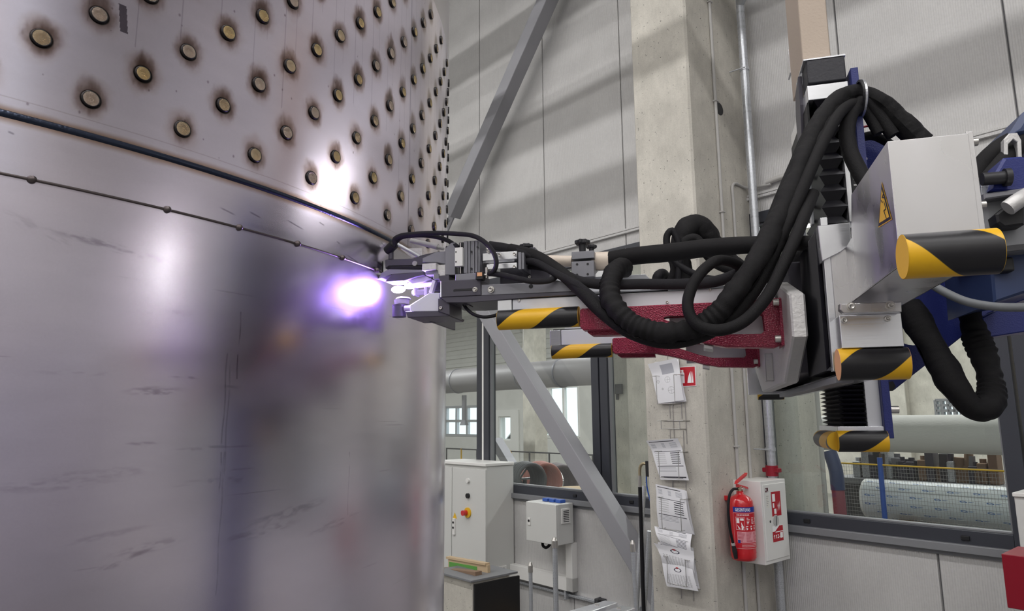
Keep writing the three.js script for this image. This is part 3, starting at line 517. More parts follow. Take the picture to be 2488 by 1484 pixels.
// ---- folded stainless cover with its bumper
{
  const g = thing('cover_box', 'folded stainless steel cover with a yellow warning triangle', 'cover', 'arm');
  const x0 = 0.870, x1 = 0.952, yb = 0.1665, yt = 0.3125, zf = 0.482;
  const side = [V(zf, yb), V(zf, yt), V(0.287, yt), V(0.263, 0.255), V(0.193, 0.247), V(0.156, yb)];
  part(g, 'side_sheet', plateX(side, x0, x0 + 0.002, 0.0004), M.stainless);
  part(g, 'side_sheet', plateX(side, x1 - 0.002, x1, 0.0004), M.stainless);
  part(g, 'front_sheet', box(x0, x1, yb, yt, zf - 0.001, zf + 0.0015, 0.0007), M.stainless);
  part(g, 'top_sheet', box(x0, x1, yt - 0.002, yt, 0.287, zf, 0.0006), M.stainless);
  part(g, 'bottom_sheet', box(x0, x1, yb, yb + 0.002, 0.156, zf, 0.0006), M.stainless);
  part(g, 'edge_fold', [box(x1 - 0.001, x1 + 0.006, yb, yt + 0.003, zf - 0.004, zf - 0.0015, 0.0006)], M.stainless);
  for (const y of [0.306, 0.232]) part(g, 'side_bolt', cyl(V(x1 + 0.004, y, zf - 0.012), V(x1 + 0.013, y, zf - 0.012), 0.0045, 0.0045, 10), M.screw);
  const fl = part(g, 'flange', plate([[2041, 738], [2190, 733], [2191, 757], [2050, 760], [2041, 752]].map(([x, y]) => A(x, y, 0.290)), 0.275, 0.290, 0.0008), M.stainless);
  for (const [x, y] of [[2068, 745], [2163, 742]]) { const p = A(x, y, 0.2905); part(fl, 'washer', cyl(V(p.x, p.y, p.z - 0.001), V(p.x, p.y, p.z + 0.001), 0.0062, 0.0062, 20), M.screw); screw(fl, 'flange_screw', V(p.x, p.y, p.z + 0.002), V(0, 0, 1), 0.0042, M.screw); }
  // triangular warning label on the side
  const tri = [[2142, 441], [2167, 533], [2134, 553]].map(([x, y]) => AS(x, y, x0 - 0.0006)), c = tri[0].clone().add(tri[1]).add(tri[2]).multiplyScalar(1 / 3);
  const tg = (k, o) => { const q = [tri[0], tri[2], tri[1]].map(p => c.clone().lerp(p, k)), b = new THREE.BufferGeometry(); b.setAttribute('position', new THREE.Float32BufferAttribute(q.flatMap(p => [p.x - o, p.y, p.z]), 3)); b.setAttribute('normal', new THREE.Float32BufferAttribute([-1, 0, 0, -1, 0, 0, -1, 0, 0], 3)); b.setAttribute('uv', new THREE.Float32BufferAttribute([0, 0, 1, 0, 0, 1], 2)); return b; };
  const lab = part(g, 'warning_label', tg(1, 0), M.yellow, 'yellow triangular warning label');
  part(lab, 'label_border', tg(0.93, 0.0003), M.black); part(lab, 'label_field', tg(0.74, 0.0006), M.yellow);
  const bolt = [[2146, 470, 2143, 480], [2143, 480, 2150, 480], [2147, 489, 2152, 507], [2152, 507, 2147, 512], [2147, 512, 2153, 530], [2141, 487, 2144, 492]];
  part(lab, 'label_symbol', bolt.map(([a, b, d, e]) => rod(AS(a, b, x0 - 0.0016), AS(d, e, x0 - 0.0016), 0.0013, 0.0003, V(1, 0, 0))), M.black);
  bumper(g, V(0.868, 0.1715, 0.503), V(0.957, 0.1715, 0.503), 0.0245, 0.39, M.yellow, true);
}

// ---- blue frame of the manipulator and the joint at the right edge
{
  const g = thing('blue_frame', 'deep blue steel frame plates carrying the slides', 'machine frame', 'arm');
  const hole = Array.from({ length: 28 }, (_, i) => [2219 + 52 * Math.cos(i / 28 * 6.2832), 795 + 46 * Math.sin(i / 28 * 6.2832)]);
  part(g, 'swing_plate', ap([[2060, 600], [2960, 540], [2960, 690], [2488, 728], [2400, 762], [2345, 812], [2230, 902], [2172, 948], [2140, 950], [2140, 905], [2060, 800]], -0.30, -0.24, 0.002, [hole]), M.blue, 'broad blue plate with a round hole');
  part(g, 'support_post', box(1.62, 1.82, -H, 0.9, -0.42, -0.16, 0.006), M.blue);
  part(g, 'post_base', box(1.50, 1.94, -H, -H + 0.03, -0.54, -0.04, 0.004), M.blue);
  part(g, 'slot_plug', ap([[2150, 928], [2170, 926], [2177, 938], [2170, 949], [2152, 950]], -0.243, -0.232, 0.001), M.black);
  part(g, 'lower_bracket', ap([[2386, 772], [2412, 758], [2488, 738], [2600, 720], [2600, 800], [2488, 806], [2398, 820]], -0.22, -0.16, 0.002), M.blue);
  part(g, 'upper_plate', ap([[2085, 345], [2118, 333], [2170, 362], [2260, 420], [2260, 640], [2085, 640]], -0.27, -0.22, 0.002), M.blue);
  part(g, 'edge_plate', ap([[2060, 208], [2077, 205], [2079, 262], [2086, 300], [2096, 412], [2100, 640], [2070, 640], [2066, 300]], -0.2, -0.13, 0.001), M.blue);
  { const p = A(2096, 391, -0.13); part(g, 'plate_bolt', cyl(V(p.x, p.y, p.z - 0.01), V(p.x, p.y, p.z + 0.012), 0.006, 0.006, 12), M.screw); }
  part(g, 'joint_block', ap([[2405, 462], [2418, 420], [2440, 382], [2482, 378], [2560, 400], [2560, 470]], -0.10, 0.12, 0.004), M.blue, 'blue joint block with a black knob');
  { const p = A(2418, 433, 0.13); part(g, 'joint_knob', [cyl(V(p.x - 0.018, p.y, p.z), V(p.x + 0.012, p.y, p.z), 0.010, 0.010, 18), cyl(V(p.x + 0.012, p.y, p.z), V(p.x + 0.02, p.y, p.z), 0.014, 0.014, 18)], M.knob); }
  part(g, 'joint_housing', ap([[2388, 478], [2402, 466], [2560, 446], [2560, 600], [2488, 606], [2410, 616], [2396, 560]], -0.08, 0.10, 0.006), M.sill, 'grey cast joint housing');
  part(g, 'housing_top', ap([[2390, 470], [2560, 446], [2560, 460], [2392, 484]], -0.08, 0.125, 0.002), M.anodGrey);
  part(g, 'joint_latch', [ap([[2420, 520], [2446, 498], [2490, 494], [2490, 545], [2440, 552], [2424, 540]], 0.09, 0.13, 0.003)], M.black);
  part(g, 'latch_lever', hose([A(2448, 506, 0.15), A(2470, 490, 0.15), A(2492, 476, 0.14), A(2530, 455, 0.14)], 0.012, 24, 12), M.castAlu);
  part(g, 'lower_housing', ap([[2404, 612], [2560, 596], [2560, 700], [2488, 712], [2416, 735]], -0.16, 0.06, 0.004), M.blueDark);
  { const p = A(2440, 644, 0.07); part(g, 'plug', box(p.x - 0.014, p.x + 0.012, p.y - 0.012, p.y + 0.012, p.z - 0.02, p.z + 0.008, 0.004), M.black); }
  part(g, 'info_plate', ap([[2416, 600], [2488, 592], [2488, 606], [2418, 614]], 0.10, 0.104, 0), M.darkGrey);
  part(g, 'fork_plate', ap([[2382, 400], [2426, 342], [2446, 326], [2458, 336], [2458, 390], [2400, 430]], -0.06, -0.045, 0.001), M.castAlu); part(g, 'fork_plate', ap([[2440, 338], [2452, 324], [2472, 322], [2482, 340], [2484, 392], [2474, 392], [2472, 345], [2462, 338], [2450, 350], [2450, 390], [2440, 390]], 0.02, 0.035, 0.001), M.castAlu);
  part(g, 'link_strap', ap([[2384, 446], [2406, 428], [2420, 436], [2400, 470], [2386, 480]], 0.10, 0.108, 0.001), M.galv);
  part(g, 'hood', ap([[2450, 330], [2466, 305], [2488, 270], [2560, 220], [2560, 330], [2488, 330]], -0.18, 0.0, 0.01), M.blueDark, 'dark petrol-blue hood');
}

// ---- cable hanger ring over the slide
{
  const g = thing('cable_hanger', 'silver oval ring holding the cable bundle above the slide', 'ring', 'arm');
  const c = A(2084, 242, -0.09), out = [], inn = [];
  for (let i = 0; i < 40; i++) { const a = i / 40 * 6.2832, y = Math.sin(a), z = Math.cos(a); out.push(V(c.z + z * 0.046, c.y + y * 0.036)); inn.push(V(c.z + z * 0.042, c.y + y * 0.0325)); }
  part(g, 'ring', plateX(out, c.x + 0.004, c.x + 0.009, 0.0008, [inn]), M.alu);
  part(g, 'ring_backing', plateX(out, c.x, c.x + 0.004, 0.0004, [inn]), M.black);
  part(g, 'stem', box(c.x, c.x + 0.009, c.y - 0.072, c.y - 0.03, c.z - 0.05, c.z - 0.035, 0.001), M.galv);
}

// ---- welding head
{
  const g = thing('torch_carriage', 'grey welding head with torch, slides and shield at the tank wall', 'welding head', 'arm');
  const b = (x0, x1, y0, y1, z0, z1, r = 0.001) => { const p = A(x0, y1, z1), q = A(x1, y0, z1); return box(p.x, q.x, p.y, q.y, z0, z1, r); };
  // base carriage
  part(g, 'base_block', ap([[1070, 682], [1168, 678], [1169, 717], [1070, 722]], -0.05, 0.052, 0.0012), M.anodDark);
  part(g, 'slot', [ap([[1101, 705], [1104, 702], [1148, 700], [1148, 705], [1106, 707], [1102, 708]], 0.050, 0.0528, 0.0002)], M.black);
  part(g, 'base_lip', ap([[1070, 722], [1411, 707], [1411, 716], [1300, 722], [1140, 735], [1085, 735]], -0.06, 0.050, 0.001), M.anodDark);
  part(g, 'carriage_plate', ap([[1169, 691], [1255, 688], [1354, 681], [1399, 692], [1412, 707], [1169, 718]], -0.02, 0.050, 0.0012), M.anodGrey);
  part(g, 'side_plate', ap([[1255, 690], [1350, 672], [1470, 668], [1560, 690], [1560, 706], [1255, 715]], -0.10, -0.04, 0.001), M.aluMatt);
  part(g, 'rear_plate', ap([[1500, 669], [1568, 666], [1578, 676], [1580, 690], [1500, 694]], -0.14, -0.08, 0.001), M.aluMatt);
  for (const [x, y, r] of [[1154, 703, 0.0052], [1193, 703, 0.0066]]) { const p = A(x, y, 0.053); part(g, 'washer', cyl(V(p.x, p.y, 0.051), V(p.x, p.y, 0.0535), r, r, 20), M.screw); screw(g, 'head_screw', V(p.x, p.y, 0.0545), V(0, 0, 1), r * 0.68, M.screw); }
  { const p = A(1290, 695, 0.0505); part(g, 'bore', cyl(V(p.x, p.y, 0.045), V(p.x, p.y, 0.0508), 0.0042, 0.0042, 16), M.black); }
  // ribbed vertical slide
  const rib = part(g, 'ribbed_slide', [b(1126, 1166, 583, 664, -0.02, 0.040), ...[1131, 1138, 1148, 1156].map(x => b(x, x + 4, 585, 664, 0.038, 0.0435, 0.0006)), b(1106, 1166, 662, 682, -0.02, 0.046)], M.anodGrey);
  for (const [x, y] of [[1145, 611], [1145, 652], [1160, 600], [1145, 667]]) { const p = A(x, y, 0.044); part(rib, 'tapped_hole', cyl(V(p.x, p.y, 0.042), V(p.x, p.y, 0.0445), 0.0019, 0.0019, 12), M.black); }
  part(g, 'rail_recess', b(1115, 1126, 588, 667, -0.01, 0.036), M.black);
  part(g, 'guide_rod', cyl(A(1119, 590, 0.04), A(1119, 664, 0.04), 0.0014, 0.0014, 10), M.screw);
  const wp = part(g, 'white_cover', b(1104.5, 1124, 600, 647, 0.034, 0.047), M.cabinetWhite, 'small white cover plate');
  for (const y of [612, 636]) { const p = A(1108, y, 0.0472); part(wp, 'cover_screw', cyl(V(p.x, p.y, 0.046), V(p.x, p.y, 0.0477), 0.0015, 0.0015, 10), M.black); }
  part(g, 'left_plate', ap([[1081, 604], [1095, 590], [1106, 588], [1106, 668], [1081, 668]], -0.01, 0.030, 0.001), M.anodGrey);
  // second slide to the right
  const s2 = part(g, 'cross_slide_block', [b(1172, 1256, 609, 634, -0.03, 0.030), b(1182, 1256, 637, 655, -0.03, 0.036), b(1172, 1250, 630, 640, -0.03, 0.02)], M.alu);
  for (const [x, y] of [[1214, 619], [1250, 617], [1250, 648]]) screw(s2, 'slide_screw', A(x, y, 0.0355), V(0, 0, 1), 0.0032, M.screw);
  part(g, 'end_block', [b(1259, 1266, 612, 655, -0.04, 0.04), b(1267, 1273, 613, 654, -0.04, 0.036)], M.anodGrey);
  part(g, 'rear_housing', [b(1215, 1335, 640, 690, -0.07, -0.02), b(1170, 1300, 600, 660, -0.06, -0.035)], M.anodDark);
  for (const [x, y, z] of [[1185, 603, 0.034], [1186, 611, 0.034], [1214, 594, -0.03], [1287, 647, -0.018], [1287, 673, -0.018], [1300, 612, -0.03]]) screw(g, 'head_screw', A(x, y, z), V(0, 0, 1), 0.0032, M.screw);
  const cn = part(g, 'connector', b(1155, 1173, 659, 679, 0.044, 0.062), M.black);
  part(cn, 'connector_label', b(1159, 1171, 661, 671, 0.061, 0.0635, 0.0003), M.foamCap, 'orange label on the connector');
  part(cn, 'fitting', [cyl(A(1182, 650, 0.05), A(1182, 676, 0.05), 0.003, 0.003, 12), cyl(A(1172, 668, 0.05), A(1184, 668, 0.05), 0.0035, 0.0035, 10)], M.screw);
  // tool arm to the left
  part(g, 'tool_arm', ap([[1026, 627], [1058, 612], [1093, 609], [1095, 644], [1061, 637], [1026, 637]], -0.02, 0.022, 0.001), M.anodGrey);
  part(g, 'clamp_block', [b(1025, 1060, 638, 657, 0.0, 0.040), b(1058, 1082, 642, 671, -0.01, 0.030)], M.castAlu);
  part(g, 'clamp_foot', [b(1034, 1064, 656, 668, 0.0, 0.032), b(1053, 1066, 664, 678, 0.0, 0.034)], M.anodGrey);
  part(g, 'dark_holder', b(1066, 1091, 668, 686, -0.01, 0.034), M.anodDark);
  part(g, 'shield_bar', ap([[935, 632], [940, 630], [1003, 628], [1026, 619], [1058, 612], [1060, 640], [1026, 645], [944, 646], [936, 652]], -0.016, 0.008, 0.001), M.anodDark, 'dark bar over the torch');
  { const p = A(1008, 640, 0.009); part(g, 'bar_bolt', cyl(V(p.x, p.y, 0.007), V(p.x, p.y, 0.0105), 0.0055, 0.0055, 18), M.castAlu); }
  part(g, 'rubber_lip', ap([[943, 645], [1025, 646], [1026, 655], [946, 656]], -0.01, 0.016, 0.002), M.rubber);
  part(g, 'shield_blade', [ap([[918, 678], [926, 663], [944, 654], [1026, 655], [1028, 661], [952, 666], [936, 672]], -0.03, 0.018, 0.0008)], M.anodGrey);
  part(g, 'shield_blade', [ap([[935, 684], [954, 665], [1028, 660], [1030, 668], [1010, 672], [980, 682]], -0.02, 0.022, 0.0008)], M.anodDark);
  part(g, 'copper_shoe', ap([[980, 676], [1030, 668], [1046, 676], [1030, 684], [1000, 690]], -0.02, 0.012, 0.001), M.castAlu);
  // torch body and nozzle, lit by the arc
  part(g, 'torch_body', [cyl(A(1058, 690, -0.002), A(992, 694, -0.002), 0.0075, 0.007, 20), cyl(A(992, 694, -0.002), A(985, 697, -0.002), 0.007, 0.004, 20)], M.castAlu);
  part(g, 'contact_tube', [b(1004, 1010, 698, 718, -0.012, 0.01), b(1030, 1037, 696, 718, -0.012, 0.01), cyl(A(1003, 712, 0), A(1040, 708, 0), 0.006, 0.006, 16)], M.castAlu);
  part(g, 'added_arc_blocker', box(0.100, 0.106, 0.205, 0.315, -0.17, -0.024, 0.001), M.anodDark);  // added plate that keeps arc light off the far rail
  part(g, 'support_strut', rod(A(1048, 712, 0.02), A(1057, 682, 0.02), 0.007, 0.012), M.cabinetWhite);
  part(g, 'strut_cover', ap([[1056, 684], [1069, 680], [1069, 708], [1056, 706]], -0.02, 0.012, 0.001), M.anodDark);
  part(g, 'lower_holder', ap([[996, 741], [1042, 712], [1069, 711], [1066, 756], [996, 757]], -0.02, 0.034, 0.001), M.aluMatt, 'pale wedge-shaped lower holder');
  part(g, 'holder_base', ap([[985, 756], [1066, 755], [1093, 762], [1090, 768], [990, 771]], -0.05, 0.040, 0.001), M.anodDark);
  part(g, 'end_clamp', ap([[1064, 725], [1092, 729], [1093, 766], [1064, 756]], -0.03, 0.044, 0.0012), M.anodDark);
  { const p = A(1071, 748, 0.045); screw(g, 'clamp_screw', p, V(0, 0, 1), 0.0034, M.screw); }
  part(g, 'adjust_knob', [cyl(A(1092, 758, 0.01), A(1099, 758, 0.01), 0.0028, 0.0028, 12), cyl(A(1099, 758, 0.01), A(1103, 758, 0.01), 0.0050, 0.0050, 16)], M.knob);
  part(g, 'roller', [cyl(A(970, 770, 0.0), A(970, 744, 0.0), 0.0145, 0.0145, 30), cyl(A(970, 744, 0.0), A(970, 741, 0.0), 0.0152, 0.0152, 30)], M.anodDark, 'small dark guide roller');
  part(g, 'roller_cap', [cyl(A(976, 740, -0.004), A(976, 729, -0.004), 0.0150, 0.0165, 28), cyl(A(980, 727, -0.004), A(980, 723, -0.004), 0.017, 0.013, 28)], M.castAlu);
  part(g, 'roller_arm', cyl(A(984, 749, 0.01), A(1000, 749, 0.01), 0.006, 0.006, 14), M.castAlu);
  // sensor, camera, gland
  part(g, 'sensor', [cyl(A(926, 668, 0), A(926, 636, 0), 0.0048, 0.0048, 16), cyl(A(926, 636, 0), A(926, 630, 0), 0.0048, 0.002, 16)], M.black);
  part(g, 'sensor_pin', [cyl(A(926, 630, 0), A(925, 600, 0), 0.0018, 0.0022, 10), cyl(A(925, 600, 0), A(925, 597, 0), 0.0045, 0.0045, 12)], M.castAlu);
  part(g, 'camera', [cyl(A(942, 609, 0.0), A(957, 594, 0.01), 0.0105, 0.0105, 22), cyl(A(957, 594, 0.01), A(961, 590, 0.012), 0.0075, 0.005, 18)], M.black, 'small black camera');
  part(g, 'camera_stand', [cyl(A(951, 604, 0), A(950, 630, 0), 0.005, 0.006, 14)], M.anodDark);
  part(g, 'gas_pipe', [cyl(A(998, 584, -0.01), A(1064, 600, -0.008), 0.0052, 0.0062, 18), cyl(A(1064, 600, -0.008), A(1078, 605, -0.006), 0.0045, 0.003, 16)], M.castAlu, 'pale gas pipe fitting');
  part(g, 'guy_rod', [cyl(A(960, 590, -0.03), A(1020, 624, -0.03), 0.004, 0.004, 10)], M.aluMatt);
  part(g, 'window_glass', ap([[972, 604], [1024, 602], [1026, 622], [1000, 626]], -0.06, -0.057, 0.0004), M.castAlu);
  // clamp for the torch cable
  const cb = part(g, 'cable_clamp', [b(1389, 1443, 608, 630, -0.09, -0.02, 0.001), b(1389, 1443, 632, 675, -0.09, -0.02, 0.001)], M.anodGrey, 'grey split clamp block');
  for (const [x, y] of [[1402, 642], [1428, 641], [1402, 667], [1428, 666]]) { const p = A(x, y, -0.0195); part(cb, 'clamp_hole', cyl(V(p.x, p.y, -0.022), V(p.x, p.y, -0.0193), 0.0024, 0.0024, 14), M.black); }
  const star = (x, y, z, r) => { const p = A(x, y, z), pts = Array.from({ length: 42 }, (_, i) => { const a = i / 42 * 6.2832, q = r * (0.9 + 0.1 * Math.cos(a * 7)); return V(q * Math.cos(a), q * Math.sin(a)); }); const e = plate(pts, 0, r * 0.55, r * 0.12); e.rotateX(-Math.PI / 2); e.translate(p.x, p.y, p.z); return [e, cyl(V(p.x, p.y - r * 1.1, p.z), V(p.x, p.y + 0.002, p.z), r * 0.4, r * 0.5, 14)]; };
  part(g, 'star_knob', star(1415, 594, -0.055, 0.0165), M.knob, 'black star knob'); part(g, 'star_knob', star(1437, 603, -0.10, 0.012), M.knob);
  part(g, 'star_knob', star(1279, 603, -0.05, 0.015), M.knob, 'black star knob');
  part(g, 'torch_tube', cyl(A(1335, 633, -0.055), A(1390, 635, -0.055), 0.0118, 0.0118, 26), M.beigeTube); part(g, 'torch_tube', [cyl(A(1300, 632, -0.055), A(1338, 633, -0.055), 0.010, 0.011, 20)], M.beigeTube);
  part(g, 'torch_tube', [cyl(A(1440, 635, -0.055), A(1480, 633, -0.055), 0.0188, 0.0188, 28)], M.beigeTube, 'beige tube held by the clamp');
  part(g, 'chrome_coupling', [cyl(A(1500, 622, -0.07), A(1525, 612, -0.07), 0.008, 0.009, 18)], M.screw);
  part(g, 'tube_bracket', [ap([[1452, 658], [1500, 655], [1500, 670], [1440, 674]], -0.09, -0.03, 0.001)], M.alu);
  part(g, 'rail_clip', [cyl(A(1107, 727, 0.02), A(1122, 730, 0.02), 0.003, 0.003, 10), b(1126, 1138, 731, 742, 0.0, 0.03)], M.anodDark);
  part(g, 'side_wire', cyl(A(1088, 729, 0.03), A(1110, 739, 0.03), 0.001, 0.001, 6), M.black);
}
// ---- the welding arc: the only other light, between torch and tank
{
  const g = thing('welding_arc', 'blinding violet-white welding arc at the tank wall', 'arc', 'arm');
  const p = A(968, 703, 0.004), s = new THREE.SphereGeometry(0.010, 20, 14); s.scale(1.6, 0.8, 0.9); s.translate(p.x, p.y, p.z);
  part(g, 'plasma', s, new THREE.MeshStandardMaterial({ color: 0xffffff, emissive: new THREE.Color().setRGB(0.85, 0.68, 1), emissiveIntensity: 14 }));
  const l = new THREE.PointLight(new THREE.Color().setRGB(0.47, 0.30, 1.0), 0.6, 0, 2); l.position.copy(p); l.castShadow = true; l.shadow.radius = 0.5; g.add(l);
}

// ---- hoses and cables, each on its own run
function cable(name, label, pts, r, m = M.sleeve, wob = 0, seg = 110) { return solo(name, label, 'cable', 'arm', hose(pts.map(([x, y, z]) => A(x, y, z)), r, seg, 16, wob), m, undefined); }
cable('torch_hose', 'thick black torch hose running straight from the beige tube to the slide', [[1478, 632, -0.055], [1540, 622, -0.04], [1620, 614, -0.02], [1700, 604, 0.0], [1800, 596, 0.03], [1900, 592, 0.07], [1985, 589, 0.13]], t => 0.0175 + 0.003 * Math.sin(t * 3.1) - 0.006 * t, M.sleeve, 0.03);
cable('sleeve_hose', 'thick wrinkled black sleeve drooping in a wide loop below the arm', [[1515, 650, -0.02], [1502, 652, 0.02], [1488, 672, 0.07], [1482, 710, 0.10], [1500, 755, 0.12], [1545, 790, 0.13], [1610, 808, 0.135], [1680, 800, 0.14], [1740, 765, 0.145], [1790, 705, 0.15], [1840, 630, 0.14], [1885, 540, 0.10], [1930, 440, 0.05], [1975, 330, 0.0], [2022, 255, -0.05], [2060, 228, -0.08], [2086, 226, -0.09], [2130, 245, -0.10], [2180, 290, -0.11], [2240, 350, -0.12]], t => (0.0192 - 0.003 * t + (t > 0.85 ? 0.008 * (t - 0.85) / 0.15 : 0)) * (1 + 0.055 * sm(0.02, 0.06, t) * (1 - sm(0.28, 0.42, t)) * Math.sin(t * 520 + 3 * Math.sin(t * 61))), M.sleeve, 0.2, 560);
cable('power_cable', 'black cable hanging lowest under the arm in a long curve', [[1240, 606, 0.0], [1300, 622, 0.02], [1360, 660, 0.05], [1410, 705, 0.08], [1460, 755, 0.10], [1530, 805, 0.115], [1620, 830, 0.125], [1700, 815, 0.13], [1770, 775, 0.135], [1830, 705, 0.135], [1880, 610, 0.115], [1930, 490, 0.07], [1985, 350, 0.01], [2030, 262, -0.05], [2070, 240, -0.085], [2092, 240, -0.09], [2130, 275, -0.1], [2170, 330, -0.1]], t => 0.0125, M.sleeve, 0.03, 200);
cable('looped_cable', 'thin black cable coiled in a round loop in front of the red bracket', [[1975, 470, 0.06], [1940, 560, 0.12], [1905, 640, 0.15], [1860, 725, 0.165], [1800, 785, 0.17], [1740, 802, 0.17], [1690, 785, 0.168], [1671, 745, 0.166], [1680, 700, 0.16], [1705, 660, 0.15], [1740, 634, 0.13], [1775, 636, 0.09], [1810, 655, 0.05], [1850, 690, 0.0]], t => 0.0088 + 0.002 * (1 - t), M.sleeve, 0.03, 170);
cable('signal_cable', 'black cable lying along the top of the rail', [[1190, 596, -0.01], [1230, 602, 0.0], [1290, 620, 0.02], [1350, 655, 0.035], [1410, 683, 0.05], [1470, 691, 0.06], [1560, 690, 0.055], [1660, 690, 0.05], [1740, 683, 0.05], [1800, 660, 0.055], [1850, 620, 0.06], [1900, 540, 0.05], [1950, 430, 0.02], [2000, 320, -0.03]], t => 0.0092 + 0.002 * t, M.braid, 0.02, 170);
cable('bundle_cable', 'black cable on the near right side of the rising bundle', [[1830, 690, 0.10], [1890, 590, 0.11], [1945, 470, 0.08], [2000, 345, 0.03], [2045, 270, -0.03], [2075, 252, -0.07], [2092, 256, -0.09], [2110, 280, -0.1], [2135, 325, -0.1]], 0.0105, M.sleeve, 0.02, 130);
cable('bundle_cable', 'black cable on the far left edge of the rising bundle', [[1790, 690, 0.0], [1850, 590, 0.0], [1900, 470, -0.02], [1930, 400, -0.05], [1960, 330, -0.09], [2000, 270, -0.11], [2050, 232, -0.11], [2090, 222, -0.10], [2130, 232, -0.12], [2200, 300, -0.14]], 0.0105, M.sleeve, 0.02, 130);
cable('bundle_cable', 'stout black cable dropping beside the blue plate edge behind the cover', [[2092, 250, -0.08], [2068, 275, -0.06], [2058, 320, -0.04], [2066, 370, -0.02], [2090, 420, 0.0], [2120, 470, 0.02]], 0.0145, M.sleeve, 0.02, 80);
cable('bundle_cable', 'black cable arching from the blue plate to behind the cover top', [[2090, 335, -0.16], [2120, 330, -0.17], [2160, 348, -0.18], [2200, 380, -0.18]], 0.009, M.sleeve, 0.02, 50);
cable('braided_hose', 'braided black hose arching over the welding head', [[960, 592, 0.014], [958, 582, 0.018], [972, 573, 0.02], [1010, 568, 0.022], [1060, 566, 0.03], [1110, 568, 0.04], [1150, 573, 0.05], [1180, 590, 0.062], [1200, 615, 0.07], [1206, 640, 0.072], [1200, 658, 0.068], [1188, 666, 0.06]], 0.0048, M.braid, 0, 120);
cable('braided_hose', 'braided black hose dipping from the camera to the white cover plate', [[962, 588, 0.012], [975, 577, 0.014], [1010, 572, 0.014], [1050, 574, 0.016], [1085, 583, 0.02], [1105, 595, 0.026], [1115, 602, 0.03]], 0.0046, M.braid, 0, 80);
cable('braided_hose', 'braided hose curling in a flat loop right of the welding head', [[1190, 664, 0.06], [1220, 668, 0.066], [1260, 677, 0.072], [1300, 684, 0.072], [1335, 681, 0.066], [1350, 671, 0.05], [1338, 658, 0.03], [1310, 650, 0.015], [1282, 648, 0.0]], 0.0056, M.braid, 0, 110);
cable('braided_hose', 'braided hose joining the cables behind the end block', [[1272, 634, 0.01], [1300, 636, 0.03], [1350, 664, 0.06], [1410, 697, 0.085], [1470, 745, 0.095]], 0.0075, M.braid, 0, 80);
cable('sensor_cable', 'short black cable sagging under the head to the first bumper', [[1126, 738, 0.02], [1134, 750, 0.03], [1152, 764, 0.04], [1175, 770, 0.04], [1200, 767, 0.035], [1212, 762, 0.03]], 0.0034, M.rubber, 0, 60);
cable('supply_cable', 'black cable rising in a tight loop above the rail', [[1648, 700, -0.1], [1650, 660, -0.1], [1652, 620, -0.1], [1645, 580, -0.1], [1632, 560, -0.1], [1621, 572, -0.1], [1624, 610, -0.1], [1645, 640, -0.1], [1680, 662, -0.09], [1730, 678, -0.07], [1790, 672, -0.05], [1840, 645, -0.03]], 0.0072, M.rubber, 0, 120);
cable('energy_sleeve', 'bulky zipped black sleeve bent over in an arch behind the torch hose', [[1660, 710, -0.16], [1656, 660, -0.16], [1652, 610, -0.16], [1664, 565, -0.16], [1690, 548, -0.17], [1715, 565, -0.18], [1745, 610, -0.19], [1790, 650, -0.19], [1840, 672, -0.19], [1900, 650, -0.17], [1960, 600, -0.15]], t => 0.0235 - 0.006 * Math.max(0, t - 0.5), M.sleeve, 0.2, 160);
cable('supply_cable', 'black cable standing upright left of the zipped sleeve', [[1625, 700, -0.12], [1640, 660, -0.12], [1650, 620, -0.13], [1668, 585, -0.13], [1690, 580, -0.13], [1712, 610, -0.13], [1740, 640, -0.13], [1790, 660, -0.12]], 0.0105, M.sleeve, 0.03, 90);
cable('hose_stub', 'grey-black hose stub curving up from behind the rail', [[1600, 715, -0.16], [1597, 690, -0.16], [1600, 672, -0.16], [1612, 668, -0.18], [1616, 700, -0.2]], 0.0125, M.rubber, 0, 40);
cable('hanging_sleeve', 'long heavy black sleeve hanging in a deep loop at lower right', [[2205, 745, -0.16], [2240, 800, -0.14], [2280, 870, -0.12], [2325, 945, -0.10], [2365, 990, -0.10], [2400, 985, -0.11], [2408, 940, -0.13], [2395, 880, -0.15], [2370, 810, -0.17], [2350, 740, -0.18], [2338, 670, -0.18], [2335, 620, -0.18]], t => (0.0255 - 0.005 * t + 0.002 * Math.sin(t * 30)) * (1 + 0.05 * sm(0.42, 0.5, t) * (1 - sm(0.8, 0.95, t)) * Math.sin(t * 210 + 3 * Math.sin(t * 37))), M.sleeve, 0.13, 320);
cable('grey_hose', 'smooth grey hose sweeping from the blue frame to the right edge', [[2262, 690, 0.05], [2300, 712, 0.07], [2350, 733, 0.09], [2420, 745, 0.1], [2500, 746, 0.1], [2600, 740, 0.1]], 0.0068, mat(0.16, 0.17, 0.18, 0.6), 0, 60);
cable('red_wire', 'thin red wire behind the cable bundle', [[2088, 311, -0.2], [2110, 306, -0.2], [2150, 304, -0.2], [2190, 310, -0.2]], 0.0022, M.boxRed, 0, 24);
cable('joint_cable', 'black cable bent round the fork at the right edge', [[2380, 480, 0.06], [2400, 440, 0.05], [2430, 402, 0.03], [2470, 360, 0.0], [2520, 320, -0.03]], 0.0145, M.sleeve, 0.03, 60);
cable('joint_cable', 'black cable behind the fork nearest the cover', [[2370, 440, -0.02], [2392, 400, -0.02], [2425, 368, -0.02], [2462, 345, -0.03], [2520, 330, -0.05]], 0.019, M.sleeve, 0.03, 60);
solo('green_tag', 'small green plastic tag standing on the rail end', 'tag', 'arm', ap([[1815, 695], [1823, 676], [1832, 692], [1830, 698]], 0.0, 0.02, 0.001), M.green);

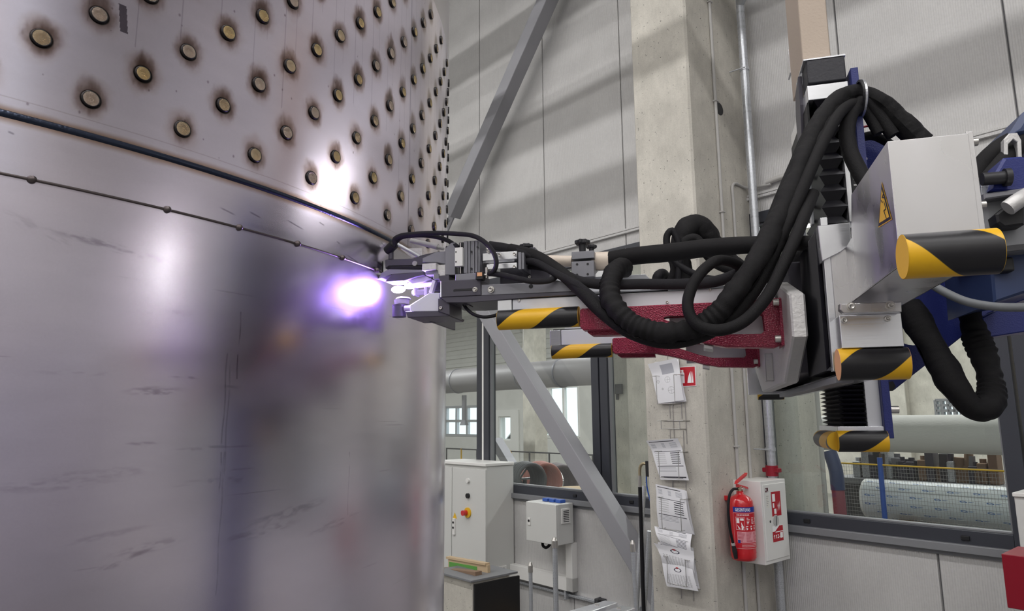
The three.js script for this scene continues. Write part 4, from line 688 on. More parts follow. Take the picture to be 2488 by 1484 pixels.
// ================================================================ ON AND AROUND THE COLUMN (wall frame)
// vertical pipe in the corner
{
  const g = thing('drain_pipe', 'vertical galvanised pipe in the corner beside the concrete column', 'pipe');
  part(g, 'pipe', cyl(V(-2.462, -0.42, 0.12), V(-2.462, CE, 0.12), 0.03, 0.03, 26), M.galv);
  for (const y of [2.62, -0.22]) { part(g, 'pipe_clamp', [cyl(V(-2.462, y - 0.012, 0.12), V(-2.462, y + 0.012, 0.12), 0.035, 0.035, 26), cyl(V(-2.56, y, 0.17), V(-2.44, y, 0.15), 0.005, 0.005, 8)], M.galv); }
  part(g, 'coupling', [cyl(V(-2.462, -0.40, 0.12), V(-2.462, -0.33, 0.12), 0.042, 0.042, 24), box(-2.52, -2.40, -0.375, -0.345, 0.10, 0.15, 0.006)], M.boxRed, 'red grooved pipe coupling');
  part(g, 'lower_pipe', cyl(V(-2.462, FL, 0.12), V(-2.462, -0.40, 0.12), 0.028, 0.028, 20), M.galv);
  part(g, 'branch', [cyl(V(-2.462, 3.16, 0.12), V(-2.36, 3.20, 0.2), 0.03, 0.03, 20), cyl(V(-2.40, 3.17, 0.2), V(-2.30, 3.30, 0.2), 0.024, 0.024, 18)], M.galv);
}
solo('conduit', 'long thin conduit running up the side of the column', 'conduit', 'wall', [cyl(V(CU1 + 0.012, FL, 0.405), V(CU1 + 0.012, CE, 0.405), 0.0115, 0.0115, 14), ...[-0.2, 0.6, 1.45, 2.3, 3.1].map(y => box(CU1, CU1 + 0.03, y, y + 0.012, 0.385, 0.425, 0.003))], M.conduit);
solo('conduit', 'bent conduit turning from the column side towards the wall', 'conduit', 'wall', [hose([V(CU1 + 0.012, FL + 0.3, 0.245), V(CU1 + 0.012, 1.55, 0.245), V(CU1 + 0.012, 1.69, 0.243), V(CU1 + 0.012, 1.715, 0.21), V(CU1 + 0.014, 1.715, 0.05), V(CU1 + 0.05, 1.712, 0.03), V(CU1 + 0.2, 1.70, 0.03)], 0.0105, 120, 12)], M.conduit);
solo('conduit', 'thin grey conduit low on the wall beside the pipe', 'conduit', 'wall', [hose([V(-2.40, 1.72, 0.03), V(-2.30, 1.73, 0.03), V(-2.22, 1.73, 0.03)], 0.02, 20, 10)], M.conduit);

// fire extinguisher on the column side
{
  const cx = CU1 + 0.105, cz = 0.55, r = 0.080, yb = -0.895, g = thing('fire_extinguisher', 'red dry-powder fire extinguisher hung on the column beside a white box', 'extinguisher');
  const prof = [[0, 0.0], [0.06, 0.0], [0.072, 0.004], [r, 0.022], [r, 0.045], [r * 1.012, 0.05], [r, 0.055], [r, 0.335], [0.076, 0.365], [0.06, 0.388], [0.032, 0.403], [0.024, 0.406], [0.022, 0.425], [0, 0.425]].map(p => new THREE.Vector2(p[0], p[1]));
  const body = new THREE.LatheGeometry(prof, 48); body.translate(cx, yb, cz); part(g, 'cylinder', body, M.extRed);
  const lt = canvasTex(1024, 768, (c, w, h) => {
    c.fillStyle = '#c8202e'; c.fillRect(0, 0, w, h); c.strokeStyle = '#f3dcdc'; c.lineWidth = 5; c.strokeRect(8, 110, w - 16, h - 120);
    c.fillStyle = '#24359a'; c.fillRect(0, 0, w, 96); c.fillStyle = '#fff'; c.font = 'bold 84px sans-serif'; c.fillText('GESINTUVAS', 80, 78, w - 120);
    c.font = 'bold 40px sans-serif'; c.fillText('6 KG ABC MILTELINIS', 120, 160, 620);
    c.lineWidth = 6; c.strokeStyle = '#fff'; c.strokeRect(90, 185, 270, 230); c.fillRect(110, 205, 90, 90); c.fillRect(225, 205, 110, 40); c.beginPath(); c.moveTo(120, 320); c.lineTo(230, 400); c.lineTo(170, 400); c.fill(); c.beginPath(); c.moveTo(250, 270); c.lineTo(340, 380); c.lineTo(270, 390); c.fill();
    for (let i = 0; i < 3; i++) for (let j = 0; j < 5; j++) c.fillRect(430 + i * 170, 195 + j * 26, 60 + ((i * 37 + j * 53) % 70), 11);
    for (let i = 0; i < 4; i++) { c.fillRect(250 + i * 150, 345, 70, 14); c.beginPath(); c.moveTo(255 + i * 150, 370); c.lineTo(325 + i * 150, 395); c.lineTo(265 + i * 150, 425); c.fill(); }
    c.fillStyle = '#e9a3ab'; c.fillRect(110, 450, 800, 200); c.fillStyle = '#b52231'; for (let j = 0; j < 8; j++) for (let i = 0; i < 3; i++) c.fillRect(130 + i * 260, 462 + j * 23, 120 + ((i * 71 + j * 97) % 110), 8);
    c.fillStyle = '#2b3a8f'; c.fillRect(120, 600, 80, 60); c.fillStyle = '#f3dcdc'; for (let j = 0; j < 3; j++) c.fillRect(240, 668 + j * 26, 560, 7);
  });
  const lab = new THREE.CylinderGeometry(r + 0.0008, r + 0.0008, 0.255, 40, 1, true, -0.12, 2.5); lab.translate(cx, yb + 0.205, cz);
  const lm = part(g, 'label', lab, new THREE.MeshStandardMaterial({ map: lt, roughness: 0.35 }), 'red label with blue title band'); lm.userData.text = 'GESINTUVAS';
  part(g, 'valve', [cyl(V(cx, yb + 0.42, cz), V(cx, yb + 0.455, cz), 0.017, 0.014, 18), cyl(V(cx, yb + 0.44, cz), V(cx - 0.005, yb + 0.44, cz + 0.045), 0.010, 0.008, 14)], M.brass);
  const hd = (a, b, c, d) => plate([V(cz + a[0], yb + a[1]), V(cz + b[0], yb + b[1]), V(cz + c[0], yb + c[1]), V(cz + d[0], yb + d[1])], -0.011, 0.011, 0.002);
  const toX = q => { q.applyMatrix4(new THREE.Matrix4().makeRotationY(-Math.PI / 2)); q.translate(cx, 0, 0); return metreUV(q); };
  part(g, 'carry_handle', toX(hd([0.03, 0.452], [0.028, 0.470], [-0.085, 0.445], [-0.088, 0.432])), M.extRed, 'red carry handle');
  part(g, 'squeeze_lever', toX(hd([0.045, 0.472], [0.03, 0.492], [-0.09, 0.535], [-0.078, 0.515])), M.extRed, 'red squeeze lever');
  part(g, 'gauge', cyl(V(cx + 0.012, yb + 0.438, cz), V(cx + 0.028, yb + 0.438, cz), 0.012, 0.012, 16), M.screw);
  const ho = part(g, 'hose', hose([V(cx, yb + 0.44, cz + 0.03), V(cx - 0.002, yb + 0.44, cz + 0.075), V(cx - 0.004, yb + 0.41, cz + 0.115), V(cx - 0.006, yb + 0.32, cz + 0.138), V(cx - 0.006, yb + 0.2, cz + 0.130), V(cx - 0.004, yb + 0.1, cz + 0.105)], 0.0085, 60, 14), M.rubber, 'black discharge hose');
  part(ho, 'nozzle', [cyl(V(cx - 0.004, yb + 0.105, cz + 0.107), V(cx - 0.002, yb + 0.06, cz + 0.097), 0.011, 0.016, 18), cyl(V(cx - 0.002, yb + 0.06, cz + 0.097), V(cx, yb + 0.02, cz + 0.092), 0.015, 0.011, 18)], M.black);
  part(ho, 'hose_ferrule', cyl(V(cx - 0.0045, yb + 0.115, cz + 0.109), V(cx - 0.004, yb + 0.10, cz + 0.106), 0.012, 0.012, 18), M.castAlu);
  part(g, 'wall_bracket', [box(CU1, cx - 0.02, yb + 0.36, yb + 0.39, cz - 0.02, cz + 0.02, 0.002)], M.extRed);
}
// fire hose cabinet next to it
{
  const x0 = CU1, x1 = CU1 + 0.2, y0 = -0.93, y1 = -0.412, z0 = 0.135, z1 = 0.455, g = thing('hose_cabinet', 'white fire hose cabinet with red signs on the column side', 'cabinet');
  part(g, 'body', box(x0, x1, y0, y1, z0, z1, 0.003), M.cabinetWhite);
  const dr = part(g, 'door', box(x1 - 0.001, x1 + 0.006, y0 + 0.025, y1 - 0.022, z0 + 0.02, z1 - 0.018, 0.0015), M.cabinetWhite);
  const face = (za, zb, ya, yb, draw, w = 256, h = 384) => { const p = new THREE.PlaneGeometry(za - zb, yb - ya); p.rotateY(Math.PI / 2); p.translate(x1 + 0.0068, (ya + yb) / 2, (za + zb) / 2); return [p, new THREE.MeshStandardMaterial({ map: canvasTex(w, h, draw), roughness: 0.5 })]; };
  const [s1, m1] = face(0.345, 0.225, -0.64, -0.485, (c, w, h) => { c.fillStyle = '#b8192b'; c.fillRect(0, 0, w, h); c.fillStyle = '#fff'; c.fillRect(20, 30, 90, 130); c.strokeStyle = '#b8192b'; c.lineWidth = 10; c.strokeRect(20, 30, 90, 130); c.fillRect(30, 180, 40, 70); for (let i = 0; i < 4; i++) { c.beginPath(); c.moveTo(130 + i * 26, 340 - i * 10); c.quadraticCurveTo(170 + i * 18, 250 - i * 40, 140 + i * 26, 140); c.lineTo(160 + i * 24, 230); c.fill(); } c.fillRect(60, 270, 60, 80); });
  part(dr, 'hose_sign', s1, m1, 'red fire hose pictogram');
  const [s2, m2] = face(0.355, 0.22, -0.80, -0.70, (c, w, h) => { c.fillStyle = '#fff'; c.fillRect(0, 0, w, h); c.fillStyle = '#b8192b'; c.fillRect(0, 90, w, h - 90); c.beginPath(); c.moveTo(60, 90); c.lineTo(170, 10); c.lineTo(w, 10); c.lineTo(w, 90); c.fill(); c.fillStyle = '#fff'; c.font = 'bold 84px sans-serif'; c.fillText('112-', 14, 205); c.fillRect(180, 120, 66, 90); c.fillRect(70, 96, w - 70, 14); }, 256, 256);
  part(dr, 'emergency_sign', s2, m2, 'red emergency number sign 112');
  const [s3, m3] = face(0.415, 0.378, -0.482, -0.455, (c, w, h) => { c.fillStyle = '#5a2330'; c.fillRect(0, 0, w, h); c.fillStyle = '#ddd'; c.fillRect(30, 40, 80, 120); c.fillRect(130, 180, 90, 60); }, 256, 256); part(dr, 'maker_label', s3, m3);
  const [s4, m4] = face(0.41, 0.375, -0.58, -0.50, (c, w, h) => { c.fillStyle = '#e9e7e0'; c.fillRect(0, 0, w, h); c.fillStyle = '#aaa'; for (let j = 0; j < 6; j++) c.fillRect(20, 30 + j * 55, 200 - (j % 3) * 50, 14); }); part(dr, 'info_label', s4, m4);
  part(dr, 'round_lock', [cyl(V(x1 + 0.004, -0.668, 0.305), V(x1 + 0.009, -0.668, 0.305), 0.036, 0.036, 28)], M.castAlu); part(dr, 'lock_slot', box(x1 + 0.008, x1 + 0.0105, -0.70, -0.64, 0.30, 0.306, 0), M.darkGrey);
  part(dr, 'key_hole', cyl(V(x1 + 0.004, -0.668, 0.375), V(x1 + 0.008, -0.668, 0.375), 0.008, 0.008, 14), M.darkGrey);
}
// fire extinguisher sign on the column front
{
  const t = canvasTex(256, 256, (c, w, h) => { c.fillStyle = '#f2eeee'; c.fillRect(0, 0, w, h); c.fillStyle = '#c21f30'; c.fillRect(8, 8, w - 16, h - 16); c.fillStyle = '#fff'; c.fillRect(54, 90, 50, 120); c.beginPath(); c.arc(79, 92, 25, 0, 6.3); c.fill(); c.fillRect(66, 40, 26, 40); c.fillRect(40, 44, 30, 12); for (let i = 0; i < 3; i++) { c.beginPath(); c.moveTo(140 + i * 30, 210); c.quadraticCurveTo(150 + i * 32, 120, 190 + i * 14, 60); c.quadraticCurveTo(180 + i * 20, 140, 170 + i * 26, 210); c.fill(); } });
  const p = new THREE.PlaneGeometry(0.15, 0.135); p.translate(-2.705, 0.275, CW + 0.0025);
  const g = thing('extinguisher_sign', 'red square fire extinguisher sign on the column', 'sign'); part(g, 'sign_plate', box(-2.7805, -2.6295, 0.207, 0.343, CW - 0.001, CW + 0.002, 0), M.paper); part(g, 'sign_print', p, new THREE.MeshStandardMaterial({ map: t, roughness: 0.5 }));
}
// document holders and papers on the column front
const sheetPrint = [0, 1, 2, 3].map(k => canvasTex(512, 720, (c, w, h) => {
  c.fillStyle = '#f4f4f7'; c.fillRect(0, 0, w, h); c.fillStyle = '#33343c';
  if (k === 0) { c.fillStyle = '#b9bac2'; c.fillRect(190, 60, 220, 170); c.strokeStyle = '#777'; c.lineWidth = 3; for (const [x, y, r] of [[270, 330, 50], [310, 520, 60], [90, 340, 26], [150, 480, 16]]) { c.beginPath(); c.arc(x, y, r, 0, 6.3); c.stroke(); c.beginPath(); c.moveTo(x - r, y); c.lineTo(x + r, y); c.moveTo(x, y - r); c.lineTo(x, y + r); c.stroke(); } }
  if (k === 1 || k === 2) { c.fillRect(30, 30, 400, 12); c.fillStyle = '#9a9ba5'; for (let i = 0; i < 5; i++) { c.fillRect(40, 70 + i * 18, 70, 6); c.fillRect(210, 70 + i * 18, 50, 6); c.fillRect(340, 70 + i * 18, 110, 6); } c.fillStyle = '#33343c'; c.fillRect(30, 210, 450, 9); for (let i = 0; i < 6; i++) { c.fillRect(300, 240 + i * 36, 150, 13); c.fillStyle = '#aaa'; c.fillRect(40, 240 + i * 36, 170, 6); c.fillStyle = '#33343c'; } c.fillRect(30, 470, 450, 11); c.fillStyle = '#9a9ba5'; for (let i = 0; i < 4; i++) c.fillRect(40, 500 + i * 22, 300, 5); c.fillStyle = '#33343c'; if (k === 1) c.fillRect(30, 660, 450, 22); }
  if (k === 3) { c.fillStyle = '#777'; for (let i = 0; i < 18; i++) for (let j = 0; j < 9; j++) c.fillRect(60 + j * 44, 300 + i * 20, 20 + ((i * 7 + j * 11) % 18), 6); c.fillStyle = '#c33'; c.beginPath(); c.arc(250, 90, 26, 0, 6.3); c.fill(); c.strokeStyle = '#334'; c.lineWidth = 16; c.beginPath(); c.arc(255, 150, 55, 0, 6.3); c.stroke(); }
}));
const paperMats = sheetPrint.map(t => new THREE.MeshStandardMaterial({ map: t, roughness: 0.9, side: THREE.DoubleSide }));
// a sheet hung on the column: corners in photograph points, bowed out by bow
function paper(label, c4, w, k, bow = 0.01, droop = 0) {
  const [tl, tr, br, bl] = c4.map(([x, y]) => W(x, y, w)), n = 10, pos = [], uv = [], idx = [];
  for (const o of [0, -0.0012]) for (let j = 0; j <= n; j++) for (let i = 0; i <= n; i++) { const u = i / n, v = j / n, a = tl.clone().lerp(tr, u), b = bl.clone().lerp(br, u), p = a.lerp(b, v); pos.push(p.x, p.y, w + o + bow * Math.sin(v * Math.PI) * (0.6 + 0.4 * u) + droop * Math.max(0, 0.25 - v) * 4); uv.push(u, 1 - v); }
  const N = (n + 1) * (n + 1); for (const f of [0, N]) for (let j = 0; j < n; j++) for (let i = 0; i < n; i++) { const a = f + j * (n + 1) + i, b = a + n + 1; if (f) idx.push(a, a + 1, b, b, a + 1, b + 1); else idx.push(a, b, a + 1, b, b + 1, a + 1); }
  const g = new THREE.BufferGeometry(); g.setAttribute('position', new THREE.Float32BufferAttribute(pos, 3)); g.setAttribute('uv', new THREE.Float32BufferAttribute(uv, 2)); g.setIndex(idx); g.computeVertexNormals();
  solo('paper_sheet', label, 'paper', 'wall', g.toNonIndexed(), paperMats[k]);
}
paper('technical drawing sheet with round symbols, topmost on the column', [[1580, 885], [1650, 870], [1662, 972], [1600, 980]], CW + 0.03, 0, 0.012, 0.03);
paper('plain sheet peeping out behind the topmost drawing', [[1590, 880], [1648, 872], [1668, 975], [1604, 982]], CW + 0.018, 0, 0.006);
paper('form with dark bars in the second wire holder', [[1578, 1070], [1655, 1064], [1674, 1167], [1605, 1165]], CW + 0.03, 1, 0.012, 0.04);
paper('curled form in the third wire holder', [[1597, 1175], [1668, 1190], [1686, 1297], [1601, 1282]], CW + 0.035, 2, 0.03, 0.02);
paper('sheet behind the curled form in the third holder', [[1593, 1180], [1668, 1192], [1688, 1299], [1610, 1290]], CW + 0.016, 2, 0.006);
paper('sheet bowed sideways between third and fourth holder', [[1590, 1278], [1682, 1296], [1692, 1366], [1615, 1330]], CW + 0.03, 2, 0.04);
paper('leaflet with red and black emblem in the lowest holder', [[1593, 1318], [1690, 1338], [1690, 1400], [1618, 1372]], CW + 0.05, 3, 0.02, 0.02);
paper('printed table in front of the lowest holder', [[1609, 1368], [1682, 1378], [1697, 1436], [1620, 1424]], CW + 0.062, 3, 0.008);
paper('sheet at the back of the lowest holder', [[1598, 1316], [1684, 1330], [1700, 1430], [1622, 1420]], CW + 0.02, 1, 0.006);
function holder(label, x0, y0, x1, y1) {      // bent wire rack
  const g = thing('wire_holder', label, 'rack', 'wall', 'wire document holders on the column'), a = W(x0, y0, CW + 0.075), b = W(x1, y1, CW + 0.075), z0 = CW + 0.004, zf = CW + 0.075, r = 0.0022;
  const w = [[a.x, a.y, z0], [a.x, a.y, zf], [a.x, b.y, zf], [a.x, b.y, z0]].map(p => V(...p)), w2 = w.map(p => V(b.x, p.y, p.z)), m = (a.y + b.y) / 2;
  const seg = (p, q) => cyl(p, q, r, r, 6);
  part(g, 'wire', [seg(w[0], w[1]), seg(w[1], w[2]), seg(w[2], w[3]), seg(w2[0], w2[1]), seg(w2[1], w2[2]), seg(w2[2], w2[3]), seg(w[2], w2[2]), seg(V(a.x, a.y, zf), V(a.x - 0.03, a.y, zf)), seg(V(b.x, a.y, zf), V(b.x + 0.03, a.y, zf)), seg(V(a.x - 0.03, a.y, zf), V(a.x - 0.03, a.y, z0)), seg(V(b.x + 0.03, a.y, zf), V(b.x + 0.03, a.y, z0)), seg(w[3], w2[3]), seg(V(a.x - 0.03, a.y, z0), V(b.x + 0.03, a.y, z0))], M.wire);
  part(g, 'back_rail', [seg(V(a.x + 0.05, a.y + 0.14, z0), V(a.x + 0.05, b.y - 0.1, z0)), seg(V(b.x, a.y + 0.14, z0), V(b.x, b.y - 0.1, z0))], M.wire);
}
holder('wire document holder around the topmost drawing', 1594, 913, 1640, 980); holder('empty wire holder between drawing and dark-barred form', 1606, 1022, 1652, 1042); holder('wire document holder around the dark-barred form', 1600, 1096, 1650, 1163);
holder('wire document holder around the curled form', 1606, 1208, 1656, 1290); holder('wire document holder at the bottom of the column', 1620, 1352, 1668, 1425);

// compressed-air outlet on the left edge of the column
{
  const g = thing('air_valve', 'compressed-air outlet with brass elbow and black hose left of the column', 'valve');
  const p = V(CU0 - 0.03, -0.35, 0.62);
  part(g, 'valve_block', box(p.x - 0.03, p.x + 0.03, p.y - 0.06, p.y + 0.05, p.z - 0.05, p.z + 0.05, 0.005), M.black);
  part(g, 'blue_cap', box(p.x - 0.012, p.x + 0.028, p.y + 0.05, p.y + 0.13, p.z - 0.02, p.z + 0.02, 0.006), M.bluePlastic);
  part(g, 'brass_elbow', hose([V(p.x - 0.03, p.y + 0.02, p.z), V(p.x - 0.09, p.y + 0.025, p.z), V(p.x - 0.115, p.y - 0.005, p.z), V(p.x - 0.12, p.y - 0.09, p.z)], 0.011, 24, 12), M.brass);
  part(g, 'ferrule', cyl(V(p.x - 0.12, p.y - 0.06, p.z), V(p.x - 0.122, p.y - 0.14, p.z), 0.015, 0.014, 16), M.screw);
  part(g, 'hose', cyl(V(p.x - 0.122, p.y - 0.14, p.z), V(p.x - 0.135, FL + 0.02, p.z), 0.014, 0.014, 16), M.rubber);
  part(g, 'blue_tube', hose([V(p.x - 0.06, p.y - 0.02, p.z), V(p.x - 0.05, p.y - 0.14, p.z + 0.01), V(p.x - 0.01, p.y - 0.3, p.z), V(p.x + 0.02, p.y - 0.42, p.z - 0.02)], 0.005, 30, 8), M.bluePlastic);
}
// tall control cabinet
{
  const g = thing('control_cabinet', 'tall grey control cabinet with red-yellow switch beside the tank', 'cabinet');
  const x0 = -6.12, x1 = -5.30, y0 = -1.60, y1 = -0.455, z0 = 0.01, z1 = 0.36;
  part(g, 'body', box(x0, x1, y0, y1, z0, z1, 0.008), M.cabinet);
  const d = part(g, 'door', box(-5.84, x1 + 0.004, y0 + 0.02, y1 - 0.03, z1, z1 + 0.018, 0.004), M.cabinet); part(g, 'door', box(x0, -5.85, y0 + 0.02, y1 - 0.03, z1, z1 + 0.018, 0.004), M.cabinet);
  part(g, 'top_cover', box(x0 - 0.01, x1 + 0.012, y1, y1 + 0.03, z0, z1 + 0.025, 0.006), M.cabinetWhite);
  const q = (x, y) => W(x, y, z1 + 0.02);
  const dot = (n, x, y, r, h, m, l) => { const p = q(x, y); return part(d, n, [cyl(V(p.x, p.y, z1 + 0.015), V(p.x, p.y, z1 + 0.02 + h), r, r, 20)], m, l); };
  dot('lamp_button', 1138, 1167, 0.022, 0.02, M.cabinetWhite); dot('selector', 1138, 1204, 0.024, 0.02, M.black, 'black selector switch'); dot('switch_plate', 1137, 1245, 0.05, 0.012, M.yellow, 'yellow switch plate'); dot('switch_knob', 1135, 1245, 0.026, 0.06, M.extRed, 'red rotary knob');
  { const p = q(1104, 1276); part(d, 'door_handle', box(p.x - 0.02, p.x + 0.02, p.y - 0.09, p.y + 0.07, z1 + 0.015, z1 + 0.035, 0.004), M.cabinetWhite); part(d, 'handle_lock', [cyl(V(p.x, p.y + 0.03, z1 + 0.03), V(p.x, p.y + 0.03, z1 + 0.04), 0.011, 0.011, 12), cyl(V(p.x, p.y - 0.02, z1 + 0.03), V(p.x, p.y - 0.02, z1 + 0.04), 0.011, 0.011, 12)], M.black); const t = new THREE.CircleGeometry(0.04, 3, Math.PI / 2); t.translate(q(1105, 1254).x, q(1105, 1254).y, z1 + 0.0195); part(d, 'warning_triangle', t, M.yellow); }
  const vent = part(g, 'side_vent', box(x1 - 0.001, x1 + 0.012, -1.545, -1.405, 0.12, 0.28, 0.004), M.cabinetWhite, 'pale louvred vent'); part(vent, 'louvre', Array.from({ length: 8 }, (_, i) => box(x1 + 0.011, x1 + 0.0135, -1.532 + i * 0.015, -1.526 + i * 0.015, 0.15, 0.25, 0)), M.darkGrey);
  part(g, 'plinth', box(x0, x1 - 0.01, FL, y0, z0, z1, 0.004), M.darkGrey);
}
// small switch box on the wall
{
  const g = thing('switch_box', 'small grey switch box with three blue glands on the wall', 'switch box');
  const x0 = -4.84, x1 = -4.44, y0 = -1.10, y1 = -0.75, z0 = 0.05, z1 = 0.25;
  part(g, 'body', box(x0, x1, y0, y1, z0, z1, 0.008), M.cabinet);
  const d = part(g, 'door', box(x0 + 0.002, x1 - 0.002, y0 + 0.004, y1 - 0.004, z1, z1 + 0.016, 0.004), M.cabinet);
  part(d, 'door_lock', [box(x0 + 0.03, x0 + 0.065, -0.96, -0.895, z1 + 0.014, z1 + 0.024, 0.003)], M.cabinetWhite); part(d, 'lock_slot', cyl(V(x0 + 0.048, -0.92, z1 + 0.02), V(x0 + 0.048, -0.92, z1 + 0.028), 0.011, 0.011, 12), M.black);
  for (let i = 0; i < 3; i++) part(g, 'cable_gland', box(-4.72 + i * 0.085, -4.655 + i * 0.085, y1, y1 + 0.03, 0.10, 0.17, 0.006), M.bluePlastic, 'blue plastic gland');
  const v = part(g, 'side_vent', box(x1 - 0.001, x1 + 0.012, -0.92, -0.79, 0.10, 0.21, 0.004), M.cabinetWhite); part(v, 'louvre', Array.from({ length: 7 }, (_, i) => box(x1 + 0.011, x1 + 0.0135, -0.905 + i * 0.015, -0.898 + i * 0.015, 0.12, 0.19, 0)), M.darkGrey);
  part(g, 'bottom_cable', hose([V(-4.73, y0, 0.16), V(-4.72, y0 - 0.04, 0.17), V(-4.68, y0 - 0.055, 0.17), V(-4.645, y0 - 0.03, 0.16), V(-4.64, y0, 0.15)], 0.013, 30, 10), M.rubber);
  part(g, 'wall_bracket', box(x0 + 0.05, x1 - 0.05, y0 + 0.03, y1 - 0.03, 0, z0, 0.003), M.galv);
}
solo('orange_frame', 'narrow black socket strip with orange edge left of the switch box', 'socket', 'wall', box(-5.02, -4.93, -0.95, -0.76, 0.0, 0.03, 0.004), mat(0.75, 0.28, 0.06, 0.5));
solo('cable_duct', 'white cable duct running along the wall from the control cabinet', 'cable duct', 'wall', [box(-5.30, -4.45, -1.52, -1.40, 0.0, 0.07, 0.004), box(-4.53, -4.45, -1.52, -1.10, 0.0, 0.07, 0.004)], M.cabinetWhite);
{
  const g = thing('conduit_rail', 'thin grey conduit with clips along the foot of the wall', 'conduit'); part(g, 'tube', box(-5.3, -3.2, -1.575, -1.55, 0.0, 0.035, 0.005), M.galv);
  for (const u of [-4.56, -3.72]) part(g, 'clip', [box(u - 0.012, u + 0.012, -1.60, -1.50, 0.0, 0.06, 0.004)], M.galv); part(g, 'junction', [box(-4.2, -4.11, -1.58, -1.52, 0, 0.07, 0.01), cyl(V(-4.15, -1.55, 0.07), V(-4.1, -1.5, 0.1), 0.02, 0.015, 10)], M.darkGrey);
}
// rods, stand and beams in the lower middle
function rodThing(label, a, b, r, tip) { const g = thing('steel_rod', label, 'rod', 'wall', 'steel rods at the foot of the wall'); part(g, 'shaft', cyl(a, b, r, r, 16), M.galv); if (tip) { const d = b.clone().sub(a).normalize(); part(g, 'tip', [cyl(b, b.clone().addScaledVector(d, 0.05), r * 1.25, r * 1.25, 14), cyl(b.clone().addScaledVector(d, 0.05), b.clone().addScaledVector(d, 0.075), r * 1.25, r * 0.6, 14)], M.screw); } }
{ const at = (x, y, w) => W(x, y, w);
  rodThing('upright steel rod in front of the small switch box', V(at(1352, 1484, 0.9).x, FL, 0.9), at(1348, 1330, 0.9), 0.019, true);
  rodThing('short upright steel rod left of the switch box rod', V(at(1291, 1484, 0.9).x, FL, 0.9), at(1289, 1390, 0.9), 0.015, true);
  rodThing('thin leaning rod nearest the black air hose', V(at(1550, 1484, 0.9).x, FL, 0.9), at(1538, 1340, 0.9), 0.014, true);
  rodThing('long leaning rod rising to the window ledge', V(at(1530, 1484, 0.5).x, FL, 0.5), at(1565, 1180, 0.3), 0.018, false);
  rodThing('slanted rod just left of the column foot', V(at(1545, 1484, 0.6).x, FL, 0.6), at(1578, 1290, 0.6), 0.018, false);
  rodThing('low slanted rod touching the column foot', V(at(1568, 1484, 0.7).x, FL, 0.7), at(1592, 1390, 0.7), 0.018, false);
  { const g = thing('steel_rod', 'steel tube lying nearly level along the wall foot', 'rod'); part(g, 'shaft', cyl(V(-4.66, -1.70, 0.35), V(-3.2, -1.80, 0.5), 0.022, 0.022, 14), M.galv); } }
{
  const g = thing('steel_trestle', 'pale steel beams with screw heads at the bottom edge', 'beam');
  const Y = -1.06; for (const q of [[[1330, 1499], [1470, 1458], [1500, 1463], [1395, 1499]], [[1420, 1499], [1512, 1470], [1543, 1476], [1480, 1499]]]) {
    const c = q.map(([x, y]) => WY(x, y, Y)), b = plate(c.map(p => V(p.x, -p.z)), 0, 0.05, 0.003); b.rotateX(-Math.PI / 2); b.translate(0, Y - 0.05, 0); part(g, 'beam', metreUV(b), M.alu);
    const m = c[1].clone().lerp(c[3], 0.28); part(g, 'beam_screw', cyl(V(m.x, Y - 0.001, m.z), V(m.x, Y + 0.006, m.z), 0.013, 0.013, 16), M.screw);
  }
  const p = WY(1462, 1478, Y); part(g, 'leg', box(p.x - 0.03, p.x + 0.03, FL, Y - 0.05, p.z - 0.03, p.z + 0.03, 0.004), M.aluMatt);
}
{
  const g = thing('timber_stack', 'offcuts of timber lying on a concrete block beside the tank', 'timber'), z = 1.05;
  const a = W(1078, 1392, z), b = W(1163, 1402, z), e = W(1092, 1370, z - 0.12), f = W(1188, 1388, z - 0.12);
  part(g, 'board', rod(a.clone().add(V(0, 0.018, 0)), b.clone().add(V(0, 0.018, 0)), 0.07, 0.055, V(0, 1, 0)), M.woodOld, 'dark weathered board'); part(g, 'board', rod(e, f, 0.03, 0.10, V(0, 1, 0)), M.wood, 'pale sawn board');
  part(g, 'painted_strip', rod(e.clone().add(V(0.02, 0.0, 0.017)), e.clone().lerp(f, 0.75).add(V(0, 0.0, 0.017)), 0.004, 0.05, V(0, 1, 0)), M.green, 'green painted strip');
  part(g, 'board', rod(e.clone().add(V(-0.02, 0.055, 0)), f.clone().add(V(-0.02, 0.055, 0)), 0.05, 0.018, V(0, 1, 0)), M.wood);
}
{
  const g = thing('concrete_block', 'speckled concrete block with a steel plate on top by the tank', 'block'), z1 = 1.18;
  const c = W(1148, 1410, z1), l = W(1092, 1405, z1);
  part(g, 'block', box(l.x - 0.1, c.x, FL, c.y - 0.01, 0.80, z1, 0.006), M.concrete); part(g, 'top_plate', box(l.x - 0.2, c.x + 0.02, c.y - 0.01, c.y + 0.006, 0.72, z1 + 0.03, 0.002), M.sill);
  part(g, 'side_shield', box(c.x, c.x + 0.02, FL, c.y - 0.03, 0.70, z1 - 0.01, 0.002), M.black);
}
solo('cable_spool', 'round wooden spool lid on the floor at the bottom edge', 'spool', 'wall', [cyl(V(W(1272, 1480, 0.8).x, -1.60, 0.8), V(W(1272, 1480, 0.8).x, -1.56, 0.8), 0.17, 0.17, 40), cyl(V(W(1272, 1480, 0.8).x, FL, 0.8), V(W(1272, 1480, 0.8).x, -1.60, 0.8), 0.08, 0.08, 24)], M.wood);
